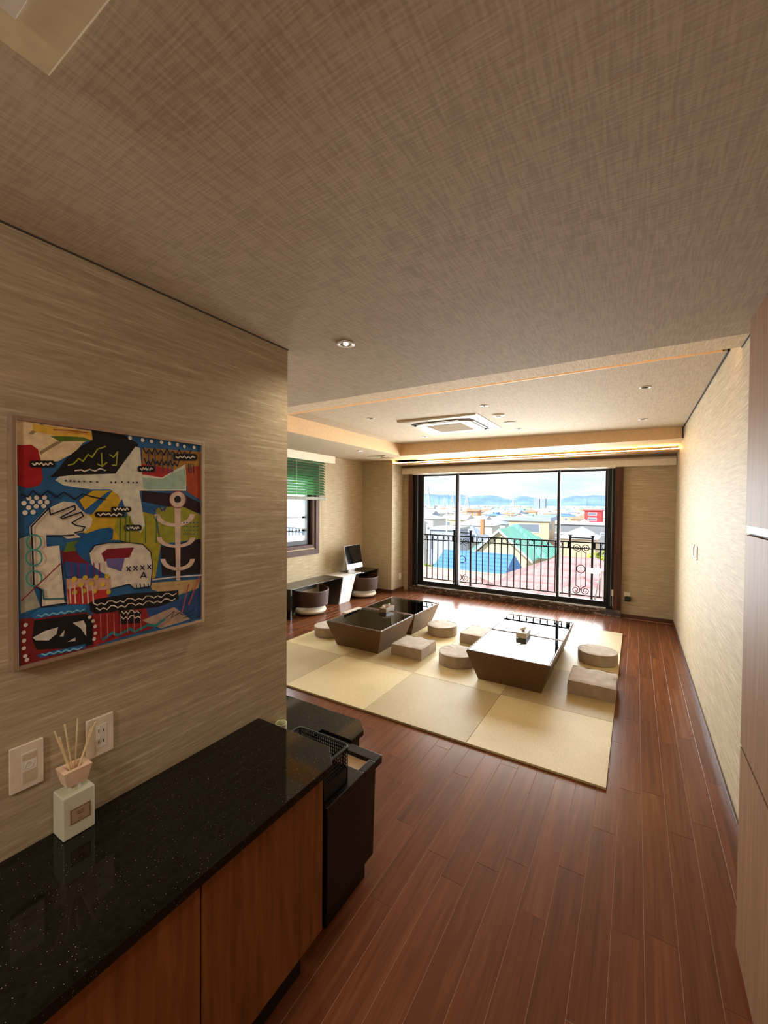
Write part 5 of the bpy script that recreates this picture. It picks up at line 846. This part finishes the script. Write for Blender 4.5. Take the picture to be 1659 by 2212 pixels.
# distant roofs, each its own house
proto = []
for i in range(10):
    kind = ('gable', 'hip', 'gable', 'flat', 'gable')[i % 5]; w = random.uniform(7, 12); d = random.uniform(6, 9)
    h_ = house('town_house', 'distant town house with %s walls and %s %s roof' % (('white', 'cream', 'grey', 'beige', 'pale')[i % 5], ('slate blue', 'grey', 'light grey', 'pale', 'teal', 'grey', 'terracotta', 'light grey', 'bright blue', 'pale')[i], 'flat' if kind == 'flat' else kind), 0, 0, 0, w, d, -3.6 if i % 3 else -2.6, (-1.7 if i % 3 else -.8) if kind != 'flat' else -2.9+.8*(i % 3 == 0), kind, i % 5, (0, 1, 2, 6, 3, 1, 4, 2, 5, 6)[i], 'x' if i % 2 else 'y', .4, [('f', -2.4, -1.0, -5.6, -4.2), ('f', .8, 2.2, -5.6, -4.2)], group='distant town houses')
    proto.append(h_)
taken = [(-14.4, 57, 9), (-15.6, 76, 7), (-9.6, 96, 10), (pA.x, 75, 6), (pB.x, 136, 6), (pC.x, 169, 6), (pD.x, 153, 6), (pE.x, 64, 6), (pF.x, 62, 5), (pG.x, 86, 8), (pH.x-3, 71, 6), (pI.x-3, 112, 8), (-12.6, 37, 7), (-12.9, 27.6, 10), (-3, 26, 10)]
taken += NEAR+[(P(1159, 1080, 620).x, 625, 9), (P(1172, 1080, 620).x, 625, 9)]+[(P(a, 1090, b).x, b, 6) for a, b in ((925.5, 420), (978.5, 480), (1009, 520), (1109, 620), (960, 640), (1104, 84), (965.5, 58))]+[(P(965.5, 1088, 58).x, 58, 4)]; rr_ = random.Random(11); placed = 0; tries = 0
def put(x, y, s_=1):
    global placed
    o = proto[placed] if placed < 10 else copy_tree(rr_.choice(proto))
    o.location = (x, y, ZG); o.rotation_euler = (0, 0, math.radians(rr_.choice((0, 8, -6, 90, 84, 40)))); placed += 1; taken.append((x, y, 6.5))
while placed < 185 and tries < 6000:
    tries += 1
    Yd = 98*math.exp(rr_.random()*1.95); f_ = rr_.uniform(-.53, -.03); X_ = f_*Yd
    if Yd < 140 and X_ > -5-.05*Yd and Yd > 100: pass
    if any((X_-a)**2+(Yd-b)**2 < (c+6.5)**2 for a, b, c in taken): continue
    put(X_, Yd)
for X_, Y_ in ((-30, 32), (-44, 40), (-40, 58), (-60, 46), (-66, 70), (-46, 78), (-25, 15)):   # seen through the side window
    if not any((X_-a)**2+(Y_-b)**2 < 100 for a, b, c in taken): put(X_, Y_)
dt = G(); r3 = random.Random(5)
for k in range(900):
    Yd = 780*math.exp(r3.random()*1.3); X_ = r3.uniform(-.56, 0)*Yd; w, d, h_ = r3.uniform(7, 16), r3.uniform(7, 12), r3.uniform(5, 9)
    dt.cur = r3.choice((0, 1, 2, 3, 4)); dt.box(X_-w/2, X_+w/2, Yd-d/2, Yd+d/2, ZG, ZG+h_)
    dt.cur = 5+r3.choice((0, 1, 2, 3, 6)); x0_, x1_, y0_, y1_, z_ = X_-w/2-.4, X_+w/2+.4, Yd-d/2-.4, Yd+d/2+.4, ZG+h_
    dt.add([(x0_, y0_, z_), (x1_, y0_, z_), (x1_, y1_, z_), (x0_, y1_, z_), (x0_+2, Yd, z_+2.2), (x1_-2, Yd, z_+2.2)], [(0, 1, 5, 4), (2, 3, 4, 5), (1, 2, 5), (3, 0, 4)])
tag(dt.obj('distant_town', WM+RMt, fix=False), 'countless tiny roofs of the far town below the hills', 'town', kind='stuff')
# hills on the horizon
hl = N('hills_forest_hazed'); hn = hl.noise(hl.pos((.004, .004, .02)), 1, 4); HILL = hl.bsdf(hl.ramp(hn, [(.3, srgb(108, 142, 178)), (.7, srgb(140, 170, 200))]), .95, .1)  # distance haze is put into the forest colour as blue
sky = [(780, 1074), (860, 1072), (905, 1068), (925, 1067), (940, 1068), (953, 1070), (968, 1068.5), (980, 1069.5), (998, 1068.5), (1012, 1073), (1035, 1071), (1058, 1069.5), (1075, 1072), (1092, 1077), (1102, 1078), (1115, 1074), (1126, 1071.5), (1140, 1072.5), (1152, 1075), (1180, 1078.5), (1200, 1077.5), (1215, 1077), (1232, 1073), (1245, 1071), (1258, 1072.5), (1270, 1072), (1282, 1069.5), (1300, 1070.5), (1330, 1073), (1400, 1070), (1500, 1076)]
hv = []; hf = []; r4 = random.Random(2)
dens = []
for a, b in zip(sky[:-1], sky[1:]):
    for k in range(4): u = k/4; dens.append((a[0]+(b[0]-a[0])*u, a[1]+(b[1]-a[1])*u+r4.uniform(-.35, .35)))
for px, py in dens:
    t_ = P(px, py, 3600); base = Vector((t_.x*.86, 3100, ZG)); midp = Vector((t_.x*.94, 3380, ZG+(t_.z-ZG)*r4.uniform(.45, .62)))
    hv += [tuple(base), tuple(midp), tuple(t_), (t_.x*1.1, 3950, ZG)]
for i in range(len(dens)-1):
    for j in range(3): hf.append((4*i+j, 4*i+4+j, 4*i+5+j, 4*i+1+j))
struct(G().add(hv, hf).obj('hills', HILL, fix=True, smooth=True), 'low wooded hills on the horizon, tinted blue as haze')
# pylons
PY = plain('pylon_galvanised_steel', srgb(182, 192, 204), .5)
def pylon(label, px, ytop, Yd, ybase_z=ZG, half=2.6):
    top = P(px, ytop, Yd); hgt = top.z-ZG; t = thing('pylon', label, 'pylon', (top.x, Yd, ZG), 'high voltage pylons'); th = .16+Yd*.00035
    def leg(sx, sy, z): q = half*(1-min(z/hgt, .72)*1.22); return (top.x+sx*q, Yd+sy*q, ZG+z)
    for sx in (-1, 1):
        for sy in (-1, 1): G().tube([leg(sx, sy, 0), leg(sx, sy, hgt*.45), leg(sx, sy, hgt*.72), (top.x, Yd, ZG+hgt)], th, 5).obj('leg', PY, t)
    n_ = 7; lat = G()
    for k in range(n_):
        za, zb_ = hgt*.72*k/n_, hgt*.72*(k+1)/n_
        for sy in (-1, 1): lat.tube([leg(-1, sy, za), leg(1, sy, zb_)], th*.6, 4); lat.tube([leg(1, sy, za), leg(-1, sy, zb_)], th*.6, 4)
    lat.obj('lattice', PY, t)
    for k, z in enumerate((.68, .78, .88)):
        w_ = half*1.55*(1-.12*k); G().tube([(top.x-w_, Yd, ZG+hgt*z), (top.x, Yd, ZG+hgt*(z+.03)), (top.x+w_, Yd, ZG+hgt*z)], th*.9, 5).obj('cross_arm', PY, t)
pylon('tall power pylon at the left of the window view', 925.5, 1043, 420, half=4.0); pylon('power pylon just left of the window mullion', 978.5, 1052, 480, half=3.0); pylon('power pylon just right of the window mullion', 1009, 1059, 520, half=4.2); pylon('faint pylon in front of the central hill', 1109, 1067, 620, half=3.4); pylon('thin pylon over the town centre', 960, 1074, 640, half=2.4)
# utility poles
PO = hm('pole_concrete', (196, 196, 192))
for px, pt, Yd, lb_ in ((965.5, 1088, 58, 'pale concrete utility pole in front of the blue shed'), (1104, 1086, 84, 'utility pole behind the green roofed house')):
    a = P(px, pt, Yd); t = thing('utility_pole', lb_, 'pole', (a.x, Yd, ZG)); G().tube([(a.x, Yd, ZG), tuple(a)], .16, 8, r2=.11).obj('shaft', PO, t)
    for k in range(3): G().box(a.x-.9+.2*k, a.x+.9-.2*k, Yd-.05, Yd+.05, a.z-.6-.7*k, a.z-.5-.7*k).obj('cross_arm', PO, t)
# garden trees
LF = [hm('leaves_yellow_green', (150, 158, 70), .8, .3, 3), hm('leaves_green', (110, 136, 72), .8, .3, 3)]
def tree(label, x, y, ztop, r, mat, seed):
    t = thing('garden_tree', label, 'tree', (x, y, ZG)); r_ = random.Random(seed); g = G()
    for k in range(420):
        v = Vector((r_.gauss(0, 1), r_.gauss(0, 1), r_.gauss(0, 1))).normalized()*r*(r_.random()**.4); c = Vector((x, y, ztop-r))+Vector((v.x, v.y, v.z*.9)); a = Vector((r_.gauss(0, 1), r_.gauss(0, 1), r_.gauss(0, 1))).normalized(); b = a.orthogonal().normalized(); s_ = r*.13
        g.add([c+a*s_, c+b*s_, c-a*s_, c-b*s_], [(0, 1, 2, 3)])
    f_ = g.obj('foliage', mat, t, fix=False); f_['kind'] = 'stuff'; G().tube([(x, y, ZG), (x+.1, y, ztop-r)], .12, 7).obj('trunk', M['base_dark'], t)
q = P(918, 1217, 46); tree('yellow green tree at the lower left of the window view', q.x, 46, q.z+.1, 1.3, LF[0], 1); q = P(937, 1215, 49.5); tree('green tree beside the blue roofed house', q.x+.4, 49.5, q.z, 1.0, LF[1], 2); q = P(1297, 1190, 40); tree('leafy tree right of the red roof', q.x+.4, 40, q.z+.2, 1.7, LF[0], 3)
